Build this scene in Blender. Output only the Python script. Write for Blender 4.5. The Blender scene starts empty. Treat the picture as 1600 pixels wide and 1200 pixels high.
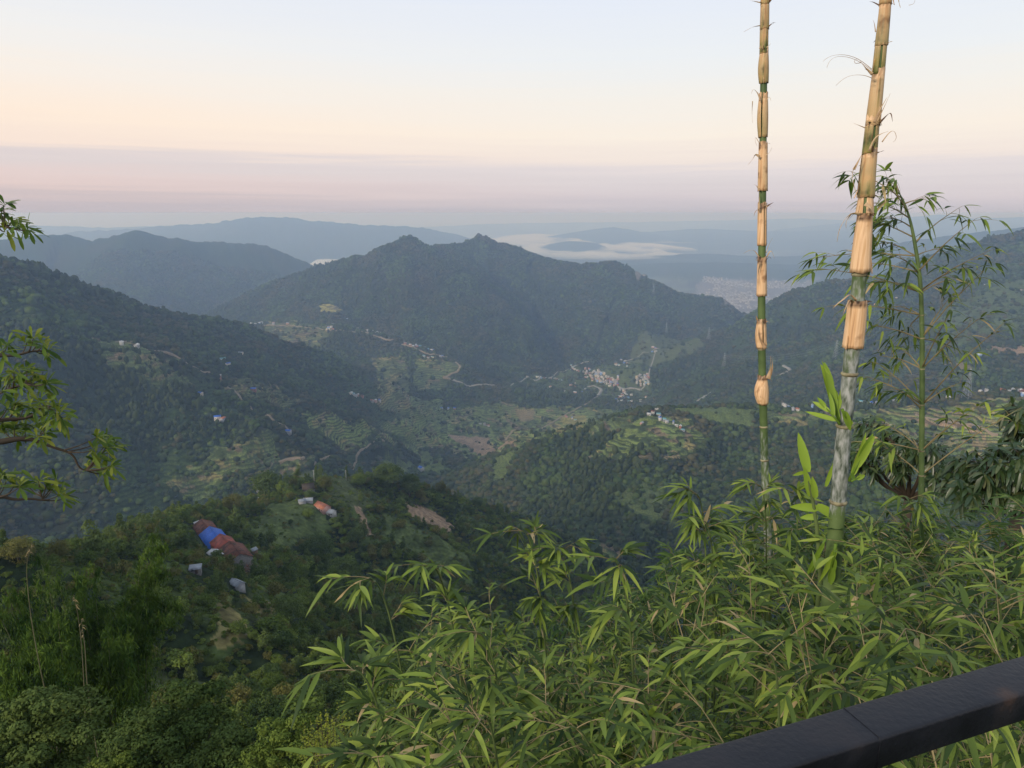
import bpy, math, random
import numpy as np
from mathutils import Vector, Matrix
R = math.radians
rng = np.random.default_rng(11)
random.seed(5)
scene = bpy.context.scene
col = scene.collection

# ---------------------------------------------------------------- camera
PITCH = R(13.60); FPX = 1100.0
cam_d = bpy.data.cameras.new('camera'); cam = bpy.data.objects.new('camera', cam_d); col.objects.link(cam)
cam_d.sensor_fit = 'HORIZONTAL'; cam_d.sensor_width = 36.0; cam_d.lens = 36.0 * FPX / 1600.0
cam_d.clip_start = 0.05; cam_d.clip_end = 200000.0
cam.location = (0, 0, 0); cam.rotation_euler = (R(90) - PITCH, 0, 0)
scene.camera = cam

def s2l(c):
    c = [x / 255.0 for x in c]
    return tuple([(x / 12.92 if x <= 0.04045 else ((x + 0.055) / 1.055) ** 2.4) for x in c] + [1.0])

# ---------------------------------------------------------------- world: dawn sky (cream over a grey pink bank at the horizon)
world = bpy.data.worlds.new('World'); scene.world = world; world.use_nodes = True
nt = world.node_tree; nt.nodes.clear()
def N(t, typ, **kw):
    n = t.nodes.new(typ)
    for k, v in kw.items(): setattr(n, k, v)
    return n
def math_node(t, op, a, b=None, c=None, clamp=False):
    n = N(t, 'ShaderNodeMath', operation=op, use_clamp=clamp)
    for i, v in enumerate((a, b, c)):
        if v is None: continue
        if isinstance(v, (int, float)): n.inputs[i].default_value = v
        else: t.links.new(v, n.inputs[i])
    return n.outputs[0]
def ramp(t, fac, stops, interp='LINEAR'):
    n = N(t, 'ShaderNodeValToRGB'); cr = n.color_ramp; cr.interpolation = interp
    while len(cr.elements) > 1: cr.elements.remove(cr.elements[-1])
    cr.elements[0].position = stops[0][0]; cr.elements[0].color = stops[0][1]
    for p, c in stops[1:]:
        e = cr.elements.new(p); e.color = c
    if fac is not None: t.links.new(fac, n.inputs[0])
    return n.outputs[0]
SUN_EL, SUN_ROT = R(22), R(222)       # the low soft sun stands behind and left of the camera
tc = N(nt, 'ShaderNodeTexCoord'); sep = N(nt, 'ShaderNodeSeparateXYZ'); nt.links.new(tc.outputs['Generated'], sep.inputs[0])
zz = sep.outputs[2]
mp = N(nt, 'ShaderNodeMapping'); mp.inputs['Scale'].default_value = (1.3, 1.3, 60.0); nt.links.new(tc.outputs['Generated'], mp.inputs[0])
no = N(nt, 'ShaderNodeTexNoise'); no.inputs['Scale'].default_value = 2.2; no.inputs['Detail'].default_value = 7.0; no.inputs['Roughness'].default_value = .6; nt.links.new(mp.outputs[0], no.inputs['Vector'])
left = math_node(nt, 'MULTIPLY_ADD', sep.outputs[0], -0.85, 0.12)                       # 0 right .. about .6 at the left edge
left = math_node(nt, 'MAXIMUM', left, 0.0, clamp=True)
front = math_node(nt, 'MULTIPLY_ADD', sep.outputs[1], 2.0, 0.0, clamp=True)
left = math_node(nt, 'MULTIPLY', left, front)
nz = math_node(nt, 'MULTIPLY_ADD', no.outputs[0], 0.036, -0.018)
z2 = math_node(nt, 'ADD', zz, nz)
z2 = math_node(nt, 'MULTIPLY_ADD', left, -0.020, z2)
zf = math_node(nt, 'MULTIPLY_ADD', z2, 1.0 / 0.6, 0.05 / 0.6)                             # ramp input 0..1 = z -.05...55
def st(z, c): return ((z + 0.05) / 0.6, s2l(c))
rc = ramp(nt, zf, [st(-.05, (160, 168, 182)), st(0, (190, 186, 195)), st(.02, (208, 199, 204)), st(.045, (217, 209, 211)), st(.056, (222, 213, 214)), st(.070, (237, 224, 216)),
                   st(.10, (245, 234, 221)), st(.15, (240, 236, 229)), st(.19, (233, 236, 238)), st(.26, (226, 232, 243)), st(.5, (203, 216, 236)), st(.55, (200, 214, 236))])
rl = ramp(nt, zf, [st(-.05, (175, 165, 172)), st(0, (196, 184, 188)), st(.010, (208, 190, 189)), st(.022, (226, 202, 196)), st(.035, (228, 206, 201)), st(.050, (219, 207, 206)), st(.060, (224, 210, 207)), st(.069, (246, 224, 209)),
                   st(.10, (253, 231, 211)), st(.15, (246, 236, 226)), st(.19, (240, 237, 234)), st(.26, (228, 232, 240)), st(.5, (200, 212, 232)), st(.55, (196, 210, 232))])
mx = N(nt, 'ShaderNodeMix', data_type='RGBA'); lf = math_node(nt, 'MULTIPLY', left, 1.25, clamp=True)
nt.links.new(lf, mx.inputs[0]); nt.links.new(rc, mx.inputs[6]); nt.links.new(rl, mx.inputs[7])
sky = N(nt, 'ShaderNodeTexSky', sky_type='NISHITA'); sky.sun_disc = False; sky.sun_elevation = SUN_EL; sky.sun_rotation = SUN_ROT
bg = N(nt, 'ShaderNodeBackground'); bg2 = N(nt, 'ShaderNodeBackground'); add = N(nt, 'ShaderNodeAddShader'); wo = N(nt, 'ShaderNodeOutputWorld')
nt.links.new(mx.outputs[2], bg.inputs[0]); bg.inputs[1].default_value = 1.03
nt.links.new(sky.outputs[0], bg2.inputs[0]); bg2.inputs[1].default_value = 0.004
nt.links.new(bg.outputs[0], add.inputs[0]); nt.links.new(bg2.outputs[0], add.inputs[1]); nt.links.new(add.outputs[0], wo.inputs[0])

sun_d = bpy.data.lights.new('sun', 'SUN'); sun = bpy.data.objects.new('sun', sun_d); col.objects.link(sun)
sun_d.energy = 3.0; sun_d.angle = R(10); sun_d.color = (1.0, 0.86, 0.70)
sdir = Vector((math.sin(SUN_ROT) * math.cos(SUN_EL), math.cos(SUN_ROT) * math.cos(SUN_EL), math.sin(SUN_EL)))   # towards the sun
sun.rotation_euler = sdir.to_track_quat('Z', 'Y').to_euler()

vs = scene.view_settings; vs.view_transform = 'Standard'; vs.look = 'None'; vs.gamma = 1.0; vs.exposure = 0.0; vs.use_curve_mapping = False
scene.cycles.max_bounces = 5; scene.cycles.diffuse_bounces = 1; scene.cycles.glossy_bounces = 2; scene.cycles.transmission_bounces = 3
scene.cycles.volume_bounces = 1; scene.cycles.transparent_max_bounces = 6
scene.cycles.use_denoising = True

# ---------------------------------------------------------------- small helpers
def tag(o, label=None, cat=None, group=None, kind=None):
    for k, v in (('label', label), ('category', cat), ('group', group), ('kind', kind)):
        if v: o[k] = v
    return o
def ray(px, py):
    """horizontal unit direction and slope of the line of sight through a point of the photograph"""
    x = px - 800.0; y = FPX * math.cos(PITCH) + (600.0 - py) * math.sin(PITCH); z = -FPX * math.sin(PITCH) + (600.0 - py) * math.cos(PITCH)
    h = math.hypot(x, y)
    return x / h, y / h, z / h
def P(px, py, D):
    a, b, c = ray(px, py); return np.array((a * D, b * D, c * D))
def proj(x, y, z):
    cz = y * math.cos(PITCH) - z * math.sin(PITCH); uy = y * math.sin(PITCH) + z * math.cos(PITCH)
    return 800 + FPX * x / cz, 600 - FPX * uy / cz

_perm = rng.permutation(4096).astype(np.int64)
_ga = rng.uniform(0, 2 * np.pi, 4096); _gx = np.cos(_ga); _gy = np.sin(_ga)
def noise(x, y):
    x = np.asarray(x, float); y = np.asarray(y, float)
    xi = np.floor(x).astype(np.int64); yi = np.floor(y).astype(np.int64); fx = x - xi; fy = y - yi
    def g(ix, iy, dx, dy):
        h = _perm[(_perm[ix & 4095] + iy) & 4095]; return _gx[h] * dx + _gy[h] * dy
    u = fx * fx * fx * (fx * (fx * 6 - 15) + 10); v = fy * fy * fy * (fy * (fy * 6 - 15) + 10)
    a = g(xi, yi, fx, fy); b = g(xi + 1, yi, fx - 1, fy); c = g(xi, yi + 1, fx, fy - 1); d = g(xi + 1, yi + 1, fx - 1, fy - 1)
    return (a + u * (b - a) + v * ((c + u * (d - c)) - (a + u * (b - a)))) * 1.5
def fbm(x, y, octv=4, gain=0.5):
    s = 0; a = 1.0; t = 0
    for k in range(octv):
        s = s + a * noise(x * 2 ** k + 17.3 * k, y * 2 ** k - 9.1 * k); t += a; a *= gain
    return s / t
def ridged(x, y, octv=3):
    s = 0; a = 1.0; t = 0
    for k in range(octv):
        s = s + a * (1 - 2 * np.abs(noise(x * 2 ** k + 31.7 * k, y * 2 ** k + 5.2 * k))); t += a; a *= 0.5
    return s / t

def mat(name, color=None, rough=0.8, spec=0.3, setup=None):
    m = bpy.data.materials.new(name); m.use_nodes = True; t = m.node_tree; b = t.nodes['Principled BSDF']
    if color: b.inputs['Base Color'].default_value = (*color[:3], 1)
    b.inputs['Roughness'].default_value = rough; b.inputs['Specular IOR Level'].default_value = spec
    if setup: setup(t, b)
    return m

class MB:
    """collects geometry and links it as ONE mesh object"""
    def __init__(s): s.v = []; s.f = []; s.n = 0; s.m = []; s.a = []
    def add(s, verts, faces, mi=0, attr=None):
        verts = np.asarray(verts, float).reshape(-1, 3)
        s.v.append(verts)
        for f in faces: s.f.append([i + s.n for i in f]); s.m.append(mi)
        if attr is not None: s.a.append(np.broadcast_to(np.asarray(attr, float), (len(verts),)))
        else: s.a.append(np.zeros(len(verts)))
        s.n += len(verts)
    def box(s, c, size, rz=0.0, mi=0, M=None):
        c = np.array(c, float); h = np.array(size, float) / 2
        v = np.array([(x, y, z) for z in (-1, 1) for y in (-1, 1) for x in (-1, 1)], float) * h
        if M is not None: v = v @ np.array(M).T
        elif rz: ca, sa = math.cos(rz), math.sin(rz); v = np.stack([v[:, 0] * ca - v[:, 1] * sa, v[:, 0] * sa + v[:, 1] * ca, v[:, 2]], 1)
        s.add(v + c, [(0, 2, 3, 1), (4, 5, 7, 6), (0, 1, 5, 4), (2, 6, 7, 3), (0, 4, 6, 2), (1, 3, 7, 5)], mi)
    def tube(s, pts, rad, seg=8, mi=0, cap=True, attr=None):
        pts = np.asarray(pts, float); n = len(pts); rad = np.broadcast_to(np.asarray(rad, float), (n,))
        tg = np.gradient(pts, axis=0); tg /= np.maximum(np.linalg.norm(tg, axis=1)[:, None], 1e-9)
        ref = np.array((0., 0, 1)) if abs(tg[0][2]) < .8 else np.array((0., 1, 0))
        V = []
        u = np.cross(tg[0], ref); u /= np.linalg.norm(u)
        for k in range(n):
            u = u - tg[k] * np.dot(u, tg[k]); u /= max(np.linalg.norm(u), 1e-9); w = np.cross(tg[k], u)
            a = np.arange(seg) * 2 * np.pi / seg
            V.append(pts[k] + rad[k] * (np.cos(a)[:, None] * u + np.sin(a)[:, None] * w))
        F = [(k * seg + j, k * seg + (j + 1) % seg, (k + 1) * seg + (j + 1) % seg, (k + 1) * seg + j) for k in range(n - 1) for j in range(seg)]
        if cap: F.append(tuple(range(seg))[::-1]); F.append(tuple((n - 1) * seg + j for j in range(seg)))
        if attr is not None: attr = np.repeat(np.broadcast_to(np.asarray(attr, float), (n,)), seg)
        s.add(np.concatenate(V), F, mi, attr)
    def build(s, name, mats, parent=None, smooth=False, loc=None):
        me = bpy.data.meshes.new(name)
        V = np.concatenate(s.v) if s.v else np.zeros((0, 3))
        quick_mesh(me, V, s.f)
        if not isinstance(mats, (list, tuple)): mats = [mats]
        for m in mats: me.materials.append(m)
        if len(mats) > 1: me.polygons.foreach_set('material_index', np.array(s.m, np.int32))
        at = me.attributes.new('vary', 'FLOAT', 'POINT'); at.data.foreach_set('value', np.concatenate(s.a).astype(np.float32))
        if smooth: me.polygons.foreach_set('use_smooth', np.ones(len(s.f), bool))
        me.update()
        o = bpy.data.objects.new(name, me); col.objects.link(o)
        if parent is not None: o.parent = parent
        if loc is not None: o.location = loc
        return o
def quick_mesh(me, V, F):
    if isinstance(F, np.ndarray):
        tot = np.full(len(F), F.shape[1], np.int32); flat = F.reshape(-1)
    else:
        tot = np.array([len(f) for f in F], np.int32); flat = np.fromiter((i for f in F for i in f), np.int32)
    me.vertices.add(len(V)); me.vertices.foreach_set('co', np.asarray(V, np.float32).reshape(-1))
    me.loops.add(len(flat)); me.loops.foreach_set('vertex_index', flat.astype(np.int32))
    me.polygons.add(len(tot)); me.polygons.foreach_set('loop_start', np.concatenate(([0], np.cumsum(tot)[:-1])).astype(np.int32))
    me.update(calc_edges=True)
def empty(name, loc=(0, 0, 0), rz=0.0):
    o = bpy.data.objects.new(name, None); col.objects.link(o); o.location = loc; o.rotation_euler = (0, 0, rz); o.empty_display_size = 0.1
    return o
def copy_tree(o, parent=None):
    c = o.copy(); col.objects.link(c); c.parent = parent
    for ch in list(o.children): copy_tree(ch, c)
    return c
# ---------------------------------------------------------------- terrain: one sheet out to the horizon, raised along ridge crests
def ridge(pts, s, w, gul, sc):      # pts: (px, py, distance) or world (x, y, z, None)
    out = [np.array(p[:3], float) if len(p) == 4 else P(*p) for p in pts]
    out = np.array(out)
    if len(out) > 3 and gul > 13 and gul not in (95, 45):                # round the corners of the crest line
        q = np.concatenate([out[i] + (out[i + 1] - out[i]) * np.array([[0.], [.33], [.67]]) for i in range(len(out) - 1)] + [out[-1:]])
        m = (q[:-2] + 5 * q[1:-1] + q[2:]) / 7; q[1:-1] = m; out = q
    return out, s, w, gul, sc
RIDGES = [
    # far ranges
    ridge([(-500, 352, 24000), (-100, 352, 22000), (60, 352, 21000), (150, 356, 21000), (250, 353, 21000), (330, 352, 20000)], .18, 200, 60, 2500),
    ridge([(120, 362, 15000), (230, 355, 15000), (330, 349, 14500), (410, 337, 14000), (480, 343, 14000), (560, 351, 14000), (600, 353, 14000), (650, 354, 14000), (720, 368, 14500), (800, 392, 15000)], .26, 120, 90, 1800),
    ridge([(680, 354, 30000), (760, 350, 30000), (850, 348, 32000), (1000, 347, 34000), (1150, 344, 34000), (1260, 341, 30000), (1350, 346, 30000), (1430, 343, 26000), (1475, 335, 24000), (1520, 342, 24000), (1650, 338, 26000), (2100, 336, 26000)], .10, 500, 50, 4000),
    ridge([(820, 376, 19000), (900, 362, 18500), (960, 354, 18500), (1010, 364, 18500), (1060, 372, 19000)], .12, 250, 30, 1600),
    ridge([(840, 392, 13500), (890, 376, 14000), (935, 380, 14000), (960, 392, 14000)], .16, 150, 25, 1200),
    ridge([(1020, 362, 20000), (1100, 357, 20000), (1200, 362, 20000), (1300, 360, 20000)], .10, 300, 30, 1800),
    ridge([(900, 405, 11500), (1000, 402, 11500), (1100, 396, 11800), (1200, 402, 11800), (1330, 397, 12500)], .13, 200, 35, 1400),
    ridge([(960, 425, 9500), (1020, 412, 9800), (1120, 410, 10000), (1240, 414, 10000)], .13, 200, 25, 1200),
    ridge([(1250, 420, 9500), (1330, 398, 9500), (1400, 380, 9500), (1480, 369, 9200), (1600, 354, 9000), (1900, 340, 9000)], .26, 120, 60, 1300),
    # second hill on the left
    ridge([(-400, 375, 6500), (-150, 376, 6300), (0, 374, 6200), (70, 365, 6100), (100, 367, 6100), (140, 377, 6000), (180, 368, 5950), (212, 358, 5900), (235, 364, 5900), (262, 371, 5900), (300, 377, 6000), (370, 379, 6100), (415, 384, 6150), (450, 398, 6200), (495, 416, 6250), (540, 445, 6300)], .50, 60, 70, 700),
    # the double peaked mountain
    ridge([(300, 505, 4300), (340, 484, 4250), (390, 456, 4200), (430, 440, 4200), (500, 415, 4100), (560, 399, 4050), (575, 404, 4040), (600, 389, 4000), (616, 378, 3980), (630, 371, 3980), (642, 371, 3980), (656, 379, 3980), (672, 388, 4050), (692, 383, 4300), (722, 383, 4450), (738, 374, 4500), (748, 369, 4500), (760, 371, 4500), (778, 380, 4500), (800, 385, 4500),
           (835, 398, 4500), (860, 406, 4450), (905, 412, 4400), (930, 412, 4400), (955, 410, 4350), (980, 418, 4350), (1010, 435, 4300), (1060, 458, 4300), (1090, 461, 4300), (1130, 468, 4350), (1155, 490, 4400)], .64, 26, 95, 520),
    ridge([(636, 374, 3980), (665, 430, 3800), (700, 480, 3650), (745, 530, 3480), (790, 575, 3300)], .55, 25, 60, 300),
    ridge([(756, 376, 4500), (830, 440, 4150), (880, 500, 3900), (910, 545, 3600)], .55, 25, 60, 300),
    ridge([(955, 413, 4350), (985, 460, 4050), (1000, 500, 3800), (1015, 530, 3600)], .55, 25, 50, 300),
    ridge([(500, 420, 4100), (510, 460, 3800), (520, 500, 3350)], .5, 30, 50, 300),
    # spur that carries the hamlets and terraces
    ridge([(340, 508, 3500), (395, 506, 3350), (450, 505, 3300), (515, 511, 3200), (560, 518, 3120), (615, 531, 3020), (660, 545, 2960), (700, 561, 2900), (722, 572, 2860), (760, 600, 2800), (830, 615, 2750)], .42, 25, 55, 330),
    ridge([(600, 530, 3050), (610, 580, 2780), (620, 620, 2560), (625, 655, 2400)], .33, 30, 30, 200),
    ridge([(520, 515, 3200), (530, 560, 2900), (560, 610, 2600)], .36, 30, 30, 200),
    # near left ridge
    ridge([(-500, 380, 1900), (-150, 388, 1900), (-40, 398, 1950), (10, 405, 2000), (45, 408, 2020), (75, 428, 2050), (110, 440, 2080), (150, 455, 2120), (200, 472, 2180), (260, 487, 2240), (320, 499, 2300), (365, 507, 2350), (410, 522, 2400), (470, 555, 2430), (530, 595, 2430), (575, 640, 2380), (610, 685, 2300)], .62, 25, 75, 380),
    ridge([(75, 430, 2050), (160, 520, 1800), (230, 600, 1600), (300, 680, 1450), (360, 730, 1380)], .5, 25, 45, 250),
    ridge([(320, 500, 2300), (380, 570, 2080), (430, 640, 1900), (480, 700, 1750)], .48, 25, 40, 250),
    # low terraced ridge on the right, with the hamlet along its crest
    ridge([(800, 735, 1480), (830, 700, 1480), (870, 682, 1480), (925, 668, 1500), (960, 655, 1500), (1010, 645, 1500), (1060, 646, 1520), (1110, 640, 1560), (1160, 639, 1600), (1250, 640, 1640), (1380, 634, 1680), (1500, 622, 1700), (1600, 613, 1720), (1900, 590, 1800)], .50, 40, 45, 260),
    ridge([(1040, 650, 1500), (1030, 690, 1350), (1020, 725, 1250), (1010, 770, 1130)], .42, 30, 25, 180),
    ridge([(1380, 640, 1680), (1380, 680, 1450), (1400, 730, 1250), (1430, 800, 1050)], .36, 40, 25, 200),
    # right mountain
    ridge([(2100, 345, 3900), (1750, 350, 3800), (1640, 356, 3700), (1590, 364, 3650), (1550, 379, 3600), (1500, 397, 3550), (1450, 417, 3500), (1400, 432, 3450), (1350, 437, 3400), (1300, 441, 3400), (1275, 444, 3400), (1240, 456, 3400), (1200, 474, 3400), (1170, 495, 3400), (1130, 517, 3400), (1080, 533, 3350), (1035, 548, 3300), (1005, 562, 3250)], .50, 30, 75, 450),
    ridge([(1400, 434, 3450), (1370, 500, 2900), (1330, 560, 2500), (1280, 600, 2300)], .45, 30, 50, 280),
    ridge([(1590, 368, 3650), (1560, 470, 2900), (1530, 540, 2450), (1500, 590, 2200)], .45, 30, 50, 280),
    # near spur: from the viewpoint down to the farm and the knoll
    ridge([(0, -600, 2, None), (0, -150, 1, None), (0, -30, -.5, None), (-2, -2.5, -1.65, None)], .9, 2, 0, 50),
    ridge([(-4, 3, -4.5, None), (330, 1330, 60), (330, 1190, 92), (330, 1085, 152), (335, 990, 245), (340, 915, 330), (350, 862, 400), (410, 815, 450), (470, 770, 505), (500, 750, 560), (560, 748, 590), (600, 750, 610), (700, 775, 640), (800, 806, 690), (900, 846, 770), (950, 890, 810)], .50, 12, 12, 90),
    ridge([(380, 800, 500), (300, 800, 450), (200, 838, 330), (100, 868, 240), (-50, 868, 200), (-300, 850, 200)], .62, 10, 10, 90),
]
def seg_ridge(x, y, pts):
    """distance to the polyline and height of the nearest crest point"""
    best = np.full(x.shape, 1e18); zc = np.zeros(x.shape)
    for a, b in zip(pts[:-1], pts[1:]):
        dx, dy = b[0] - a[0], b[1] - a[1]; L = dx * dx + dy * dy + 1e-9
        t = np.clip(((x - a[0]) * dx + (y - a[1]) * dy) / L, 0, 1)
        d2 = (x - a[0] - t * dx) ** 2 + (y - a[1] - t * dy) ** 2
        m = d2 < best; best = np.where(m, d2, best); zc = np.where(m, a[2] + t * (b[2] - a[2]), zc)
    return np.sqrt(best), zc
_bd = [0, 30, 100, 250, 900, 1500, 2100, 3300, 5000, 8000, 30000, 90000]
_bz = [-30, -60, -150, -300, -530, -640, -748, -765, -800, -850, -860, -860]
def terrain_h(x, y):
    x = np.asarray(x, float); y = np.asarray(y, float)
    D = np.hypot(x, y)
    base = np.interp(D, _bd, _bz) + fbm(x / 500, y / 500, 3) * np.clip(D * .015, 0, 22)
    behind = np.clip(-y / 300, 0, 1); base = base * (1 - behind) + behind * (-60 + 0.1 * D.clip(0, 800))
    h = base
    gn = {}
    for pts, s, w, gul, sc in RIDGES:
        lo = pts[:, :2].min(0); hi = pts[:, :2].max(0); reach = 1100 / max(s, .1) + 300
        m = (x > lo[0] - reach) & (x < hi[0] + reach) & (y > lo[1] - reach) & (y < hi[1] + reach)
        if not m.any(): continue
        xm, ym = x[m], y[m]
        d, zc = seg_ridge(xm, ym, pts)
        f = s * (np.sqrt(d * d + w * w) - w)
        k = np.clip(d / (3 * w + gul), 0, 1)
        if gul:
            f = f * (1 + .28 * k * fbm(xm / sc / 1.7 + 3.1, ym / sc / 1.7, 2)) + k * gul * .8 * (-ridged(xm / sc, ym / sc, 3) + .35)
        hh = zc - f + (gul > 13) * fbm(xm / (sc * .22) + 9, ym / (sc * .22), 3) * min(gul, 90) * .17 * np.clip(D[m] / 4500, 1, 2.6) + (gul > 13) * fbm(xm / (sc * .07) + 4, ym / (sc * .07), 2) * min(gul, 90) * .08 * np.clip(D[m] / 4000, 1, 3)
        kk = np.clip(D[m] * .012, .6, 30)
        hb = h[m]; u = np.clip(.5 + .5 * (hh - hb) / kk, 0, 1)
        h[m] = hb + (hh - hb) * u + kk * u * (1 - u)
    rough = fbm(x / 34, y / 34, 3) * np.clip(D * .006, .02, 3.2) + noise(x / 9.0, y / 9.0) * np.clip((D - 20) * .004, 0, .8)
    h = h + rough * np.clip((D - 4) / 10, 0, 1)
    far = np.clip((D - 5200) / 500, 0, 1)        # tree tops on hills too far for single trees
    h = h + far * (noise(x / 22, y / 22) * 7 + noise(x / 60, y / 60) * 8) * np.clip((-60 - base + h - (-60)) / 60, 0, 1)
    return h

az_f = np.arange(-43, 43.001, 0.078)
az_c = np.arange(46, 315, 4.0)
AZ = np.radians(np.concatenate((az_f, az_c)))
_lr = np.log(np.array([.4, 3, 60, 600, 5200, 70000])); _cum = np.array([0, 12, 110, 560, 1140, 1330])
RR = np.exp(np.interp(np.arange(0, 1330), _cum, _lr))
RR = np.convolve(np.pad(np.log(RR), 8, 'reflect', reflect_type='odd'), np.ones(17) / 17, 'valid'); RR = np.exp(RR)
NA, NR = len(AZ), len(RR)
GX = np.sin(AZ)[None, :] * RR[:, None]; GY = np.cos(AZ)[None, :] * RR[:, None]
GZ = terrain_h(GX.ravel(), GY.ravel()).reshape(NR, NA)
SL = GZ / RR[:, None]                        # slope seen from the viewpoint
HOR = np.maximum.accumulate(SL, axis=0)
VIS = SL >= np.vstack((np.full((1, NA), -9.), HOR[:-1])) - 0.004
NF = len(az_f)
def hit(px, py, dmin=15.0, dz=0.0):
    """where the line of sight through a point of the photograph meets the ground"""
    a, b, c = ray(px, py); az = math.degrees(math.atan2(a, b)); j = (az + 43) / 0.078
    j0 = int(min(max(math.floor(j), 0), NF - 2)); t = min(max(j - j0, 0), 1)
    s = SL[:, j0] * (1 - t) + SL[:, j0 + 1] * t
    i0 = int(np.searchsorted(RR, dmin)); k = np.nonzero(s[i0:] >= c)[0]
    i = i0 + (k[0] if len(k) else len(RR) - i0 - 1)
    f = 0 if i == 0 or s[i] == s[i - 1] else min(max((c - s[i - 1]) / (s[i] - s[i - 1]), 0), 1)
    D = RR[i - 1] * (1 - f) + RR[i] * f if i else RR[0]
    return np.array((a * D, b * D, c * D))
def ground_z(x, y):
    return float(terrain_h(np.array([x]), np.array([y]))[0])
# ---------------------------------------------------------------- ground cover, as polygons on the ground (world x, y)
def poly(pts, dmin=15.0): return np.array([hit(px, py, dmin)[:2] for px, py in pts])
def inside(x, y, pg, soft=0.0):
    x = x + 0.0; y = y + 0.0
    if soft:
        x0 = x; x = x + 2.2 * soft * fbm(x / (soft * 5) + 7, y / (soft * 5), 4, .65); y = y + 2.2 * soft * fbm(x0 / (soft * 5) - 5, y / (soft * 5) + 3, 4, .65)
    r = np.zeros(x.shape, bool); n = len(pg)
    for i in range(n):
        x1, y1 = pg[i]; x2, y2 = pg[(i + 1) % n]
        if y1 == y2: continue
        c = ((y1 > y) != (y2 > y)) & (x < (x2 - x1) * (y - y1) / (y2 - y1) + x1); r ^= c
    return r
GRASS, MEADOW, TAN, SOIL, YEL, TOWN = (.070, .092, .032), (.085, .112, .034), (.165, .135, .075), (.235, .165, .105), (.21, .19, .06), (.15, .14, .13)
DRY = (.070, .085, .034)
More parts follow.
